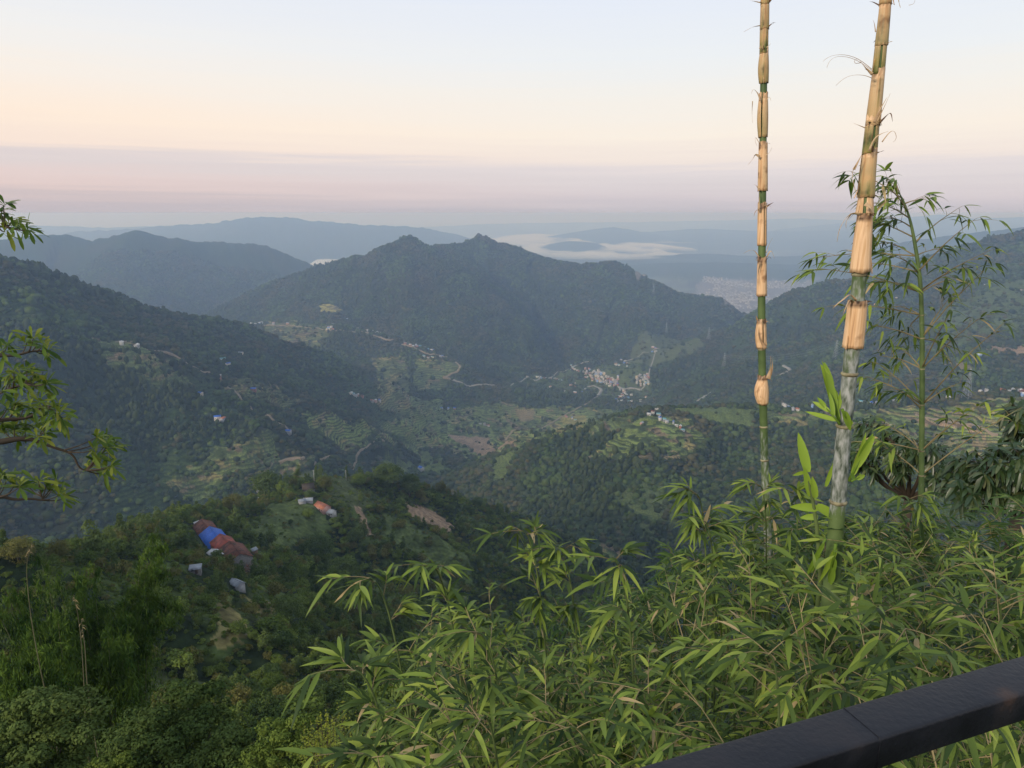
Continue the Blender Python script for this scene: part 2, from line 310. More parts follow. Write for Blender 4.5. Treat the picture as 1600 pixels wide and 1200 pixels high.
#        colour, terrace strength, soft edge (m), trees left on it, polygon
PATCH = [
    (GRASS, .3, 6, .10, [(395, 812), (430, 786), (480, 778), (512, 798), (505, 830), (470, 848), (430, 852), (400, 840)]),
    (GRASS, .4, 5, .10, [(598, 798), (640, 812), (700, 848), (735, 880), (690, 900), (640, 866), (600, 842)]),
    (DRY, .2, 5, .12, [(462, 748), (520, 741), (562, 752), (610, 785), (560, 802), (510, 775)]),
    ((.048, .064, .024), .6, 5, .14, [(335, 930), (400, 928), (432, 960), (432, 1000), (390, 1012), (340, 990)]),
    (DRY, .0, 3, .05, [(100, 1150), (150, 1120), (190, 1150), (180, 1200), (90, 1230)]),
    (DRY, .1, 3, .15, [(195, 1050), (250, 1045), (285, 1080), (260, 1110), (200, 1100)]),
    (DRY, .1, 4, .15, [(290, 1050), (340, 1060), (330, 1110), (280, 1100)]),
    (SOIL, .0, 4, .0, [(630, 786), (665, 790), (690, 808), (712, 826), (690, 832), (660, 815), (640, 806)]),
    (SOIL, .0, 2, .0, [(556, 792), (566, 796), (584, 836), (572, 838)]),
    (MEADOW, .3, 8, .05, [(590, 722), (620, 712), (645, 716), (640, 738), (600, 742)]),
    (MEADOW, .3, 8, .05, [(648, 703), (668, 704), (700, 722), (690, 736), (660, 738), (655, 722)]),
    (MEADOW, .4, 8, .04, [(808, 706), (792, 757), (765, 740), (776, 715)]),
    (MEADOW, .9, 14, .08, [(690, 640), (760, 630), (830, 640), (900, 636), (965, 640), (935, 662), (850, 690), (800, 702), (700, 702), (640, 690), (590, 662)]),
    (TAN, .3, 7, .0, [(808, 642), (835, 640), (832, 656), (812, 660)]),
    (YEL, .4, 7, .0, [(870, 650), (915, 648), (917, 660), (880, 664)]),
    (SOIL, .2, 10, .05, [(696, 680), (760, 682), (805, 690), (780, 702), (732, 698)]),
    (DRY, 1, 14, .06, [(580, 558), (632, 556), (645, 600), (636, 642), (592, 640), (590, 600)]),
    (GRASS, 1, 14, .06, [(650, 562), (722, 570), (700, 604), (652, 612), (645, 590)]),
    (GRASS, 1, 14, .08, [(638, 620), (700, 622), (690, 645), (636, 645)]),
    (MEADOW, 1, 14, .10, [(470, 640), (560, 655), (640, 690), (660, 715), (560, 705), (520, 690), (480, 665)]),
    (YEL, .8, 9, .0, [(497, 478), (520, 476), (536, 486), (515, 489), (500, 486)]),
    (DRY, .8, 20, .25, [(400, 500), (480, 505), (520, 520), (500, 540), (430, 530)]),
    (MEADOW, 1, 10, .035, [(995, 655), (1080, 655), (1105, 690), (1075, 722), (1045, 706), (1005, 704), (955, 718), (905, 722), (945, 700), (960, 680)]),
    (TAN, .9, 5, .0, [(996, 712), (1018, 706), (1020, 718), (998, 722)]),
    (TAN, .9, 6, .05, [(1034, 712), (1062, 708), (1062, 716), (1036, 720)]),
    (MEADOW, .1, 8, .05, [(1030, 640), (1060, 641), (1110, 660), (1180, 668), (1180, 642), (1100, 637)]),
    (GRASS, .5, 10, .1, [(900, 665), (950, 655), (990, 650), (985, 668), (920, 680)]),
    (GRASS, .6, 12, .2, [(1170, 640), (1330, 638), (1330, 662), (1220, 664), (1180, 655)]),
    (MEADOW, 1, 14, .10, [(1330, 642), (1450, 636), (1600, 622), (1700, 618), (1700, 735), (1600, 722), (1500, 716), (1420, 700), (1330, 668)]),
    (SOIL, .8, 9, .03, [(1440, 652), (1500, 662), (1560, 680), (1540, 686), (1470, 666), (1430, 658)]),
    (TAN, .8, 9, .03, [(1450, 680), (1530, 690), (1600, 706), (1520, 698)]),
    (DRY, .7, 16, .2, [(340, 588), (420, 600), (470, 622), (450, 642), (395, 622), (350, 610)]),
    (GRASS, .6, 20, .25, [(380, 690), (440, 690), (430, 735), (370, 752), (262, 772), (290, 730), (330, 700)]),
    (GRASS, .5, 20, .3, [(140, 520), (260, 560), (300, 600), (240, 610), (170, 570)]),
    (GRASS, .7, 12, .2, [(380, 745), (440, 712), (480, 714), (540, 720), (480, 735), (420, 742)]),
    (GRASS, .3, 25, .3, [(1450, 500), (1600, 440), (1640, 440), (1640, 520), (1490, 540)]),
    (SOIL, .2, 10, .0, [(1540, 547), (1600, 538), (1640, 540), (1640, 546), (1560, 550)]),
    (TAN, .2, 12, .0, [(1468, 568), (1530, 576), (1545, 580), (1500, 581)]),
    (DRY, .2, 20, .1, [(1000, 520), (1060, 530), (1100, 540), (1060, 560), (1000, 570), (960, 572)]),
    (GRASS, .4, 12, .3, [(830, 585), (900, 572), (980, 570), (1020, 590), (1010, 622), (940, 626), (880, 610), (840, 600)]),
    (GRASS, .6, 8, .2, [(925, 860), (960, 845), (975, 862), (950, 880)]),
    (GRASS, .3, 15, .35, [(960, 770), (1060, 760), (1080, 820), (1000, 840)]),
    (TOWN, 0, 90, .0, [(985, 424), (1100, 432), (1290, 428), (1260, 445), (1190, 474), (1165, 492), (1130, 470), (1060, 452), (1010, 438)]),
]
x, y = GX.ravel(), GY.ravel(); DD = np.hypot(x, y)
slope_v = np.zeros(x.shape)
GC = np.empty((len(x), 3)); GC[:] = (.020, .031, .013)
GC *= (1 + .5 * fbm(x / 60, y / 60, 4))[:, None]
brown = np.clip(fbm(x / 230 + 40, y / 230, 3) * 2.2, 0, 1) * .5
GC = GC * (1 - brown[:, None]) + np.array((.040, .036, .020)) * brown[:, None]
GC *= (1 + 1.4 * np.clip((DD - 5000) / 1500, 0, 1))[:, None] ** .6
TREE = np.ones(len(x)); TERR = np.zeros(len(x))
nz1 = fbm(x / 260, y / 260, 4); nz2 = fbm(x / 90 + 50, y / 90, 3)
open_ = np.clip((nz1 + .35 * nz2 - .16) * 7, 0, 1) * ((DD > 750) & (DD < 3300))
mtn = np.clip((DD - 3250) / 150, 0, 1); open_ *= (1 - mtn)
GC = GC * (1 - open_[:, None]) + np.array((.036, .056, .020)) * open_[:, None]
TREE *= 1 - .6 * open_; TERR = np.maximum(TERR, open_ * .6)
near_open = np.clip((fbm(x / 26 + 9, y / 26, 3) - .05) * 6, 0, 1) * (DD < 750)
GC = GC * (1 - near_open[:, None]) + np.array((.065, .090, .026)) * near_open[:, None]; TREE *= 1 - .80 * near_open
plain = np.clip((DD - 5600) / 400, 0, 1) * np.clip((-760 - GZ.ravel()) / 30, 0, 1)
pc = np.clip(.5 + 1.6 * fbm(x / 700, y / 500, 4), 0, 1)[:, None] * np.array((.10, .12, .07)) + .03
GC = GC * (1 - plain[:, None]) + pc * plain[:, None]; TREE *= 1 - plain
for c, terr, soft, tr, pts in PATCH:
    pg = poly(pts); lo = pg.min(0) - soft * 2; hi = pg.max(0) + soft * 2
    m = np.nonzero((x > lo[0]) & (x < hi[0]) & (y > lo[1]) & (y < hi[1]))[0]
    if len(m) == 0: continue
    w = inside(x[m], y[m], pg, soft); m = m[w]
    v = (1 + .35 * fbm(x[m] / (soft * 3 + 8), y[m] / (soft * 3 + 8), 3))[:, None]
    cc = np.array(c) * v
    if terr >= .5 and c not in (SOIL, TAN):       # separate plots along the contour, each with its own crop
        zz0 = GZ.ravel()[m]; band = np.floor((zz0 + 7 * fbm(x[m] / 80, y[m] / 80, 2)) / (3.5 if DD[m].min() < 2000 else 6)); uu = np.floor((x[m] * .8 + y[m] * .35) / (26 if DD[m].min() < 2000 else 45) + band * .37)
        rv = ((_perm[(band.astype(np.int64) * 131 + uu.astype(np.int64) * 17) & 4095]) / 4095.0)[:, None]; cc = cc * (.75 + .9 * rv); cc = np.where(rv > .86, np.array((.16, .14, .06)) * v, cc); cc = np.where((rv > .78) & (rv <= .86), np.array((.13, .10, .065)) * v, cc)
    GC[m] = cc; TREE[m] = tr * np.clip(1 + 3 * fbm(x[m] / 20, y[m] / 20, 2), 0, 2); TERR[m] = terr
GC = np.clip(GC, .004, .6)

me = bpy.data.meshes.new('terrain')
V = np.stack((GX.ravel(), GY.ravel(), GZ.ravel()), 1)
ii = np.arange(NR - 1)[:, None] * NA; jj = np.arange(NA)[None, :]; j2 = (np.arange(NA)[None, :] + 1) % NA
F = np.stack((ii + jj, ii + NA + jj, ii + NA + j2, ii + j2), -1).reshape(-1, 4)[:, ::-1]
quick_mesh(me, V, np.ascontiguousarray(F))
me.polygons.foreach_set('use_smooth', np.ones(len(F), bool))
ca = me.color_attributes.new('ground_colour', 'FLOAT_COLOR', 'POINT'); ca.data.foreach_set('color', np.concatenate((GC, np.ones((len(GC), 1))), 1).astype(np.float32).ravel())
ta = me.attributes.new('terrace', 'FLOAT', 'POINT'); ta.data.foreach_set('value', TERR.astype(np.float32))
ground = bpy.data.objects.new('terrain', me); col.objects.link(ground); tag(ground, kind='structure')
def ground_setup(t, b):
    at = N(t, 'ShaderNodeAttribute', attribute_name='ground_colour'); te = N(t, 'ShaderNodeAttribute', attribute_name='terrace')
    ge = N(t, 'ShaderNodeNewGeometry'); sp = N(t, 'ShaderNodeSeparateXYZ'); t.links.new(ge.outputs['Position'], sp.inputs[0])
    n1 = N(t, 'ShaderNodeTexNoise'); n1.inputs['Scale'].default_value = .012; n1.inputs['Detail'].default_value = 6; t.links.new(ge.outputs['Position'], n1.inputs['Vector'])
    n2 = N(t, 'ShaderNodeTexNoise'); n2.inputs['Scale'].default_value = .35; n2.inputs['Detail'].default_value = 5; t.links.new(ge.outputs['Position'], n2.inputs['Vector'])
    n3_ = N(t, 'ShaderNodeTexNoise'); n3_.inputs['Scale'].default_value = .03; n3_.inputs['Detail'].default_value = 3; t.links.new(ge.outputs['Position'], n3_.inputs['Vector'])
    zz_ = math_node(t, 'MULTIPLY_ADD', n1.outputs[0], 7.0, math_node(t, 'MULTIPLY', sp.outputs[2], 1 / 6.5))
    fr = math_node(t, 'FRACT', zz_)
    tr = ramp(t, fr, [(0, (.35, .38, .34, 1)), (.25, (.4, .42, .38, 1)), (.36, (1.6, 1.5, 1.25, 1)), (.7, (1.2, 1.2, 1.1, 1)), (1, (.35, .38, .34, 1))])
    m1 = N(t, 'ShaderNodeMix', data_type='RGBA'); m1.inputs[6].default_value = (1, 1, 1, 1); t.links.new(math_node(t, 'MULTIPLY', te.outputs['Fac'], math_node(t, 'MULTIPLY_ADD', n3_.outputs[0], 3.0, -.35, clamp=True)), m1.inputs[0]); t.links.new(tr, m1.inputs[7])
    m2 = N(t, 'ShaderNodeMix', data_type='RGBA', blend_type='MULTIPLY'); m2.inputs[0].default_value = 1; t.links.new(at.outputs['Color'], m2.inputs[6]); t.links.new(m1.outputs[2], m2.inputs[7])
    v = ramp(t, n2.outputs[0], [(.25, (.45, .45, .45, 1)), (.75, (1.6, 1.6, 1.6, 1))])
    m3 = N(t, 'ShaderNodeMix', data_type='RGBA', blend_type='MULTIPLY'); m3.inputs[0].default_value = 1; t.links.new(m2.outputs[2], m3.inputs[6]); t.links.new(v, m3.inputs[7])
    t.links.new(m3.outputs[2], b.inputs['Base Color'])
    bu = N(t, 'ShaderNodeBump'); bu.inputs['Strength'].default_value = .6; bu.inputs['Distance'].default_value = 1.2; t.links.new(n2.outputs[0], bu.inputs['Height']); t.links.new(bu.outputs[0], b.inputs['Normal'])
M_ground = mat('ground_mat', rough=.95, spec=.05, setup=ground_setup); me.materials.append(M_ground)

# ---------------------------------------------------------------- trees: prototypes
def leaf_setup(dark, light, rnd=.5, trans=.0, rough=.8, spec=.06):
    def f(t, b):
        oi = N(t, 'ShaderNodeObjectInfo'); at = N(t, 'ShaderNodeAttribute', attribute_name='vary')
        a = math_node(t, 'MULTIPLY', oi.outputs['Random'], rnd); fac = math_node(t, 'MULTIPLY_ADD', at.outputs['Fac'], 1 - rnd, a, clamp=True)
        c = ramp(t, fac, [(0, (*dark, 1)), (1, (*light, 1))]); t.links.new(c, b.inputs['Base Color'])
        if trans:
            tr = N(t, 'ShaderNodeBsdfTranslucent'); t.links.new(c, tr.inputs[0]); mxs = N(t, 'ShaderNodeMixShader'); mxs.inputs[0].default_value = trans
            t.links.new(b.outputs[0], mxs.inputs[1]); t.links.new(tr.outputs[0], mxs.inputs[2]); t.links.new(mxs.outputs[0], t.nodes['Material Output'].inputs[0])
    return dict(rough=rough, spec=spec, setup=f)
M_leaf_far = mat('far_foliage_mat', **leaf_setup((.010, .022, .007), (.058, .074, .024), .75, 0, .9, .05))
M_leaf_far2 = mat('far_olive_mat', **leaf_setup((.030, .034, .012), (.085, .080, .034), .7, 0, .9, .03))
M_leaf_far3 = mat('far_green_mat', **leaf_setup((.022, .044, .010), (.080, .112, .030), .7, 0, .9, .03))
M_leaf = mat('foliage_mat', **leaf_setup((.040, .076, .014), (.205, .265, .050), .45, .2))
M_leaf_dark = mat('dark_foliage_mat', **leaf_setup((.030, .060, .016), (.140, .185, .048), .45, .15))
M_leaf_olive = mat('olive_foliage_mat', **leaf_setup((.070, .078, .016), (.215, .205, .060), .45, .2))
M_bark = mat('bark_mat', (.075, .06, .045), .9, .1)

def ico_blob(sub, sq=1.0, amp=.28):
    import bmesh
    bm = bmesh.new(); bmesh.ops.create_icosphere(bm, subdivisions=sub, radius=1)
    V = np.array([v.co[:] for v in bm.verts]); F = np.array([[l.index for l in f.verts] for f in bm.faces]); bm.free()
    o = rng.uniform(0, 99, 3)
    d = 1 + amp * noise(V[:, 0] * 1.7 + o[0] + V[:, 2] * 1.3, V[:, 1] * 1.7 + o[1] - V[:, 2]) + amp * .6 * rng.normal(0, 1, len(V)) * .5
    V = V * d[:, None]; V[:, 2] *= sq; return V, F
def leaf_cards(C, Nn, size, curl=.25):
    """one small bent quad per leaf clump: centres C, facing Nn"""
    n = len(C); Nn = Nn / np.maximum(np.linalg.norm(Nn, axis=1)[:, None], 1e-9)
    r = rng.normal(0, 1, (n, 3)); T = np.cross(Nn, r); T /= np.maximum(np.linalg.norm(T, axis=1)[:, None], 1e-9); B = np.cross(Nn, T)
    s = (size * rng.uniform(.6, 1.35, n))[:, None]; w = s * rng.uniform(.35, .7, n)[:, None]
    V = np.stack((C - T * s, C + B * w + Nn * s * curl, C + T * s, C - B * w + Nn * s * curl), 1).reshape(-1, 3)
    F = np.arange(4 * n).reshape(n, 4); return V, F
def mesh_from(name, V, F, m, vary=None, smooth=False):
    me = bpy.data.meshes.new(name); quick_mesh(me, V, F); me.materials.append(m)
    at = me.attributes.new('vary', 'FLOAT', 'POINT'); at.data.foreach_set('value', (np.zeros(len(V)) if vary is None else vary).astype(np.float32))
    if smooth: me.polygons.foreach_set('use_smooth', np.ones(len(F), bool))
    return me
def crown_mesh(name, m, n, lobes, leaf, shape='round', fill=.25):
    """leaf clumps on many overlapping lobes, with gaps between the lobes; crown radius about 1, base at z=0"""
    L = []
    for k in range(lobes):
        while True:
            p = rng.uniform(-1, 1, 3)
            if np.linalg.norm(p) < 1: break
        if shape == 'round': c = p * (.68, .68, .55) + (0, 0, .95); r = rng.uniform(.26, .46)
        elif shape == 'tall': c = p * (.45, .45, 1.1) + (0, 0, 1.5); r = rng.uniform(.22, .38)
        elif shape == 'flat': c = p * (.95, .95, .25) + (0, 0, .9 + .2 * p[0]); r = rng.uniform(.2, .36)
        elif shape == 'cone': z = rng.uniform(.15, 2.4); rr = .62 * (1 - z / 2.6); c = np.array((p[0] * rr, p[1] * rr, z)); r = .15 + .35 * rr
        elif shape == 'ragged': c = p * (.95, .95, .75) + (0, 0, .85 + .25 * p[0]); r = rng.uniform(.10, .26)
        else: c = p * (.8, .8, .35) + (0, 0, .45); r = rng.uniform(.25, .45)
        L.append((c, r, rng.uniform()))
    C = []; Nn = []; va = []
    per = n // lobes
    for c, r, v in L:
        d = rng.normal(0, 1, (per, 3)); d /= np.linalg.norm(d, axis=1)[:, None]; d[:, 2] = np.where(d[:, 2] < -.35, -d[:, 2], d[:, 2])
        rad = r * np.where(rng.uniform(size=per) < fill, rng.uniform(.4, .9, per), rng.uniform(.88, 1.12, per))
        C.append(c + d * rad[:, None] * (1, 1, .8)); Nn.append(d + rng.normal(0, .55, (per, 3)) + (0, 0, .35)); va.append(np.clip(v * .6 + rng.uniform(0, .4, per), 0, 1))
    C = np.concatenate(C); V, F = leaf_cards(C, np.concatenate(Nn), leaf); return mesh_from(name, V, F, m, np.repeat(np.concatenate(va), 4))
def proto(name, me): return bpy.data.objects.new(name, me)

FAR = []
for k in range(5):
    V, F = ico_blob(2, rng.uniform(.75, 1.05)); V[:, 2] += .35
    FAR.append(proto('far_tree', mesh_from('far_tree', V, F, (M_leaf_far, M_leaf_far, M_leaf_far2, M_leaf_far3, M_leaf_far)[k], rng.uniform(0, 1, len(V)))))
for k in range(2):
    V, F = ico_blob(2, 1.3, .30); V[:, 2] += .7; V[:, :2] *= .75
    FAR.append(proto('far_tree', mesh_from('far_tree', V, F, M_leaf_far, rng.uniform(0, 1, len(V)))))
CROWNS = [crown_mesh('crown', M_leaf, 1500, 26, .085), crown_mesh('crown', M_leaf_dark, 1500, 30, .085), crown_mesh('crown', M_leaf_olive, 1300, 22, .085),
          crown_mesh('crown', M_leaf_dark, 1500, 24, .08, 'tall'), crown_mesh('crown', M_leaf, 1300, 22, .085, 'flat'), crown_mesh('crown', M_leaf_dark, 1400, 30, .08, 'cone'),
          crown_mesh('crown', M_leaf, 1000, 20, .09, 'bush'), crown_mesh('crown', M_leaf_olive, 1000, 20, .09, 'bush')]
MID = [proto('mid_tree', m) for m in CROWNS]

def scatter_object(name, pts, rot, scl, idx, protos, label, cat):
    me = bpy.data.meshes.new(name); me.vertices.add(len(pts)); me.vertices.foreach_set('co', np.asarray(pts, np.float32).ravel())
    for nm, typ, arr in (('rot', 'FLOAT_VECTOR', rot), ('scl', 'FLOAT_VECTOR', scl)):
        a = me.attributes.new(nm, typ, 'POINT'); a.data.foreach_set('vector', np.asarray(arr, np.float32).ravel())
    a = me.attributes.new('idx', 'INT', 'POINT'); a.data.foreach_set('value', np.asarray(idx, np.int32))
    o = bpy.data.objects.new(name, me); col.objects.link(o); tag(o, label, cat, kind='stuff')
    pc_ = bpy.data.collections.new(name + '_kinds')
    for k, p in enumerate(protos): p.name = '%s_%02d' % (name, k); pc_.objects.link(p)
    g = bpy.data.node_groups.new(name, 'GeometryNodeTree')
    g.interface.new_socket('Geometry', in_out='INPUT', socket_type='NodeSocketGeometry'); g.interface.new_socket('Geometry', in_out='OUTPUT', socket_type='NodeSocketGeometry')
    gi = g.nodes.new('NodeGroupInput'); go = g.nodes.new('NodeGroupOutput'); ip = g.nodes.new('GeometryNodeInstanceOnPoints'); ci = g.nodes.new('GeometryNodeCollectionInfo')
    ci.inputs['Collection'].default_value = pc_; ci.inputs['Separate Children'].default_value = True; ci.inputs['Reset Children'].default_value = True
    def na(nm, dt):
        n = g.nodes.new('GeometryNodeInputNamedAttribute'); n.data_type = dt; n.inputs['Name'].default_value = nm; return n.outputs['Attribute']
    g.links.new(gi.outputs[0], ip.inputs['Points']); g.links.new(ci.outputs[0], ip.inputs['Instance']); ip.inputs['Pick Instance'].default_value = True
    g.links.new(na('idx', 'INT'), ip.inputs['Instance Index'])
    e2r = g.nodes.new('FunctionNodeEulerToRotation'); g.links.new(na('rot', 'FLOAT_VECTOR'), e2r.inputs[0]); g.links.new(e2r.outputs[0], ip.inputs['Rotation'])
    g.links.new(na('scl', 'FLOAT_VECTOR'), ip.inputs['Scale']); g.links.new(ip.outputs[0], go.inputs[0])
    md = o.modifiers.new('scatter', 'NODES'); md.node_group = g
    return o

# ---------------------------------------------------------------- where the trees stand
dth = math.radians(.078); dr = np.gradient(RR)
area = (RR * dr)[:, None] * dth * np.ones((1, NF))
tree_f = TREE.reshape(NR, NA)[:, :NF]; vis_f = VIS[:, :NF]
gx, gy, gz = GX[:, :NF], GY[:, :NF], GZ[:, :NF]
spc = np.interp(RR, [40, 120, 700, 1500, 3000, 5500], [4.2, 4.6, 5.6, 7.6, 9.5, 13.0])
TOWNPG = [poly(p) for p in ([(880, 570), (1020, 566), (1020, 632), (900, 626)],)]
lam = area / (spc[:, None] ** 2) * tree_f * vis_f * ((RR > 42) & (RR < 5600))[:, None]
cnt = rng.poisson(lam); I, J = np.nonzero(cnt); rep = cnt[I, J]; I = np.repeat(I, rep); J = np.repeat(J, rep)
a_ = AZ[J] + (rng.uniform(-.5, .5, len(I))) * dth; r_ = RR[I] + rng.uniform(-.5, .5, len(I)) * dr[I]
TX, TY = r_ * np.sin(a_), r_ * np.cos(a_); TZ = terrain_h(TX, TY); TD = r_
print('trees total', len(TX), 'below 700 m', (TD < 700).sum())
# ---------------------------------------------------------------- buildings
CLEAR_XY = []; CLEAR_R = []
def noisy(c, amt=.3, scale=1.5, rough=.8, c2=None, cor=0.0):
    """plain colour broken by stains; cor = corrugation per metre along object x"""
    def f(t, b):
        tcn = N(t, 'ShaderNodeTexCoord'); n1 = N(t, 'ShaderNodeTexNoise'); n1.inputs['Scale'].default_value = scale; n1.inputs['Detail'].default_value = 6
        t.links.new(tcn.outputs['Object'], n1.inputs['Vector'])
        d = c2 or tuple(x * (1 - amt) for x in c)
        r = ramp(t, n1.outputs[0], [(.35, (*d, 1)), (.62, (*c, 1))]); t.links.new(r, b.inputs['Base Color'])
        if cor:
            w = N(t, 'ShaderNodeTexWave'); w.inputs['Scale'].default_value = cor; t.links.new(tcn.outputs['Object'], w.inputs['Vector'])
            bu = N(t, 'ShaderNodeBump'); bu.inputs['Distance'].default_value = .06; t.links.new(w.outputs[1], bu.inputs['Height']); t.links.new(bu.outputs[0], b.inputs['Normal'])
    return dict(rough=rough, spec=.2, setup=f)
RM = {'blue': mat('blue_sheet_mat', **noisy((.03, .14, .56), .25, .3, .5, cor=2)), 'rust': mat('rusty_sheet_mat', **noisy((.20, .075, .045), .45, .5, .8, (.07, .04, .03), cor=2)),
      'red': mat('red_sheet_mat', **noisy((.40, .095, .06), .3, .4, .7, (.17, .06, .045), cor=2)), 'grey': mat('grey_sheet_mat', **noisy((.34, .37, .41), .25, .6, .45, (.24, .26, .28), cor=2)),
      'white': mat('white_sheet_mat', **noisy((.58, .58, .57), .25, .4, .5, (.5, .5, .49), cor=2)), 'thatch': mat('thatch_mat', **noisy((.075, .060, .045), .4, 2, .95)),
      'concrete': mat('concrete_mat', **noisy((.38, .36, .34), .3, .5)), 'teal': mat('teal_sheet_mat', **noisy((.16, .38, .42), .2, .4, .5)), 'orange': mat('clay_roof_mat', **noisy((.42, .16, .09), .25, .6))}
WM = {'mud': mat('mud_wall_mat', **noisy((.22, .15, .10), .35, 1)), 'stone': mat('stone_wall_mat', **noisy((.20, .19, .175), .4, 2)), 'white': mat('white_wall_mat', **noisy((.52, .50, .47), .15, .5)),
      'pink': mat('pink_wall_mat', **noisy((.50, .30, .26), .15, .5)), 'blue': mat('blue_wall_mat', **noisy((.22, .34, .58), .15, .5)), 'cream': mat('cream_wall_mat', **noisy((.56, .48, .36), .15, .5)),
      'brick': mat('brick_wall_mat', **noisy((.34, .16, .11), .2, 1)), 'grey': mat('grey_wall_mat', **noisy((.36, .36, .37), .2, 1))}
M_dark = mat('dark_opening_mat', (.012, .012, .014), .6); M_wood = mat('old_wood_mat', **noisy((.14, .10, .07), .4, 3))

def gable(mb, L, W, z0, h, over=.35, th=.08, mi=0, hipped=False):
    """gable roof as two thick slabs; ridge along x"""
    l = L / 2 + over; w = W / 2 + over; e = z0 - over * h / (W / 2)
    for s in (-1, 1):
        V = [(-l, s * w, e), (l, s * w, e), (l, 0, z0 + h), (-l, 0, z0 + h)]; V += [(x, y, z + th) for x, y, z in V]
        F = [(0, 1, 2, 3), (7, 6, 5, 4), (0, 4, 5, 1), (1, 5, 6, 2), (3, 2, 6, 7), (0, 3, 7, 4)]
        mb.add(V, F if s < 0 else [f[::-1] for f in F], mi)
def body(mb, L, W, h, gh=0, base=2.5, mi=0):
    l, w = L / 2, W / 2
    V = [(-l, -w, -base), (l, -w, -base), (l, w, -base), (-l, w, -base), (-l, -w, h), (l, -w, h), (l, w, h), (-l, w, h)]
    F = [(0, 1, 5, 4), (2, 3, 7, 6), (3, 2, 1, 0)]
    if gh: V += [(-l, 0, h + gh - .02), (l, 0, h + gh - .02)]; F += [(1, 2, 6, 9, 5), (3, 0, 4, 8, 7), (4, 5, 9, 8), (6, 7, 8, 9)]
    else: F += [(1, 2, 6, 5), (3, 0, 4, 7), (4, 5, 6, 7)]
    mb.add(V, F, mi)
def near_house(px, py, rz, L, W, h, gh, roof, wall, name, label, cat, at=None, group=None, shed=False, fittings=True, z=None):
    p = hit(px, py) if at is None else np.array(at, float)
    if z is not None: p[2] = z
    t = empty(name, p, rz); tag(t, label, cat, group); CLEAR_XY.append(p[:2]); CLEAR_R.append(max(L, W) * .5 + 4.2); q_ = p[:2] * (1 - 6.5 / np.hypot(*p[:2])); CLEAR_XY.append(q_); CLEAR_R.append(max(L, W) * .5 + 2.5)
    b = MB(); body(b, L, W, h, 0 if shed else gh); w_ = b.build('wall', WM[wall], t)
    r = MB()
    if shed:
        l, w = L / 2 + .3, W / 2 + .3; V = [(-l, -w, h + .05), (l, -w, h + .05), (l, w, h + gh), (-l, w, h + gh)]; V += [(x, y, z_ + .08) for x, y, z_ in V]
        r.add(V, [(3, 2, 1, 0), (4, 5, 6, 7), (0, 1, 5, 4), (1, 2, 6, 5), (2, 3, 7, 6), (3, 0, 4, 7)])
    else: gable(r, L, W, h + .03, gh)
    ro = r.build('roof', RM[roof], t)
    if not shed:
        c = MB(); c.tube([(-L / 2 - .36, 0, h + gh + .10), (L / 2 + .36, 0, h + gh + .10)], .12, 6); c.build('ridge_cap', RM[roof], ro)
    if fittings:
        d = MB(); d.box((L * .12, -W / 2 - .02, .95), (.95, .08, 1.9)); d.build('door', M_wood, t)
        for xx in ([-L * .3, L * .36] if L > 5 else [-L * .25]):
            wn = MB(); wn.box((xx, -W / 2 - .03, 1.55), (.8, .06, .85)); o = wn.build('window', M_dark, t)
            fr = MB(); fr.box((xx, -W / 2 - .05, 1.10), (1.0, .12, .08)); fr.build('sill', M_wood, o)
    return t
# the farm row: four roofs end to end along the spur
A_, B_ = hit(322, 836), hit(377, 887); dv = B_ - A_; Lr = math.hypot(dv[0], dv[1]); az_r = math.atan2(dv[1], dv[0])
print('farm row length', Lr, A_, B_)
SC = Lr / 40.0
SH = .62
rows = [(0.0, 9.5, 7.6, 2.5, 1.7, 'rust', 'mud', 'farmhouse under the dark rusty roof at the far upper end of the row'),
        (.31, 13.5, 8.2, 2.9, 2.2, 'blue', 'mud', 'farmhouse under the bright blue sheet roof in the middle of the row'),
        (.60, 10.5, 7.6, 2.7, 2.1, 'red', 'mud', 'farmhouse under the faded red sheet roof beside the blue one'),
        (.87, 10.5, 8.6, 2.8, 2.0, 'rust', 'stone', 'farmhouse under the brown rusted roof at the near end of the row')]
prev = None
for f, L, W, h, gh, ro, wa, lb in rows:
    p = A_ + dv * f; p[2] = ground_z(p[0], p[1]) + .5
    prev = p[2]
    near_house(0, 0, az_r, L * SC * .93, W * SC * .80, h * SC * .85, gh * SC * .9, ro, wa, 'farmhouse', lb, 'farmhouse', at=p, group='farmhouses joined in a row on the spur')
near_house(337, 872, az_r + .15, 6.4, 4.6, 2.3, 1.0, 'white', 'stone', 'shed', 'pale patched sheet roofed shed just left of the blue and red roofs', 'shed')
near_house(371, 918, az_r + .35, 4.6, 3.2, 1.9, 1.0, 'grey', 'grey', 'shed', 'gabled grey tin shed standing alone below the farm row', 'shed')
near_house(306, 894, az_r + 1.2, 3.6, 2.4, 1.6, .7, 'grey', 'stone', 'shed', 'small dull grey roofed shed left of the farm row among bushes', 'shed', shed=True)
near_house(398, 864, az_r, 3.2, 2.3, 1.8, .6, 'grey', 'mud', 'shed', 'tiny grey lean-to shed right of the rusty farmhouse', 'shed', shed=True, fittings=False)
near_house(308, 822, az_r, 2.8, 2.4, 1.8, .5, 'white', 'mud', 'shed', 'tiny pale lean-to at the upper end of the farm row', 'shed', shed=True, fittings=False)
near_house(504, 796, -.75, 11, 6.5, 2.8, 2.0, 'orange', 'pink', 'farmhouse', 'farmhouse with a red clay roof right of the green meadow', 'farmhouse')
near_house(516, 804, -.35, 7.0, 5.0, 2.4, 1.6, 'white', 'white', 'shed', 'bright white roofed shed in front of the red clay roofed farmhouse', 'shed')
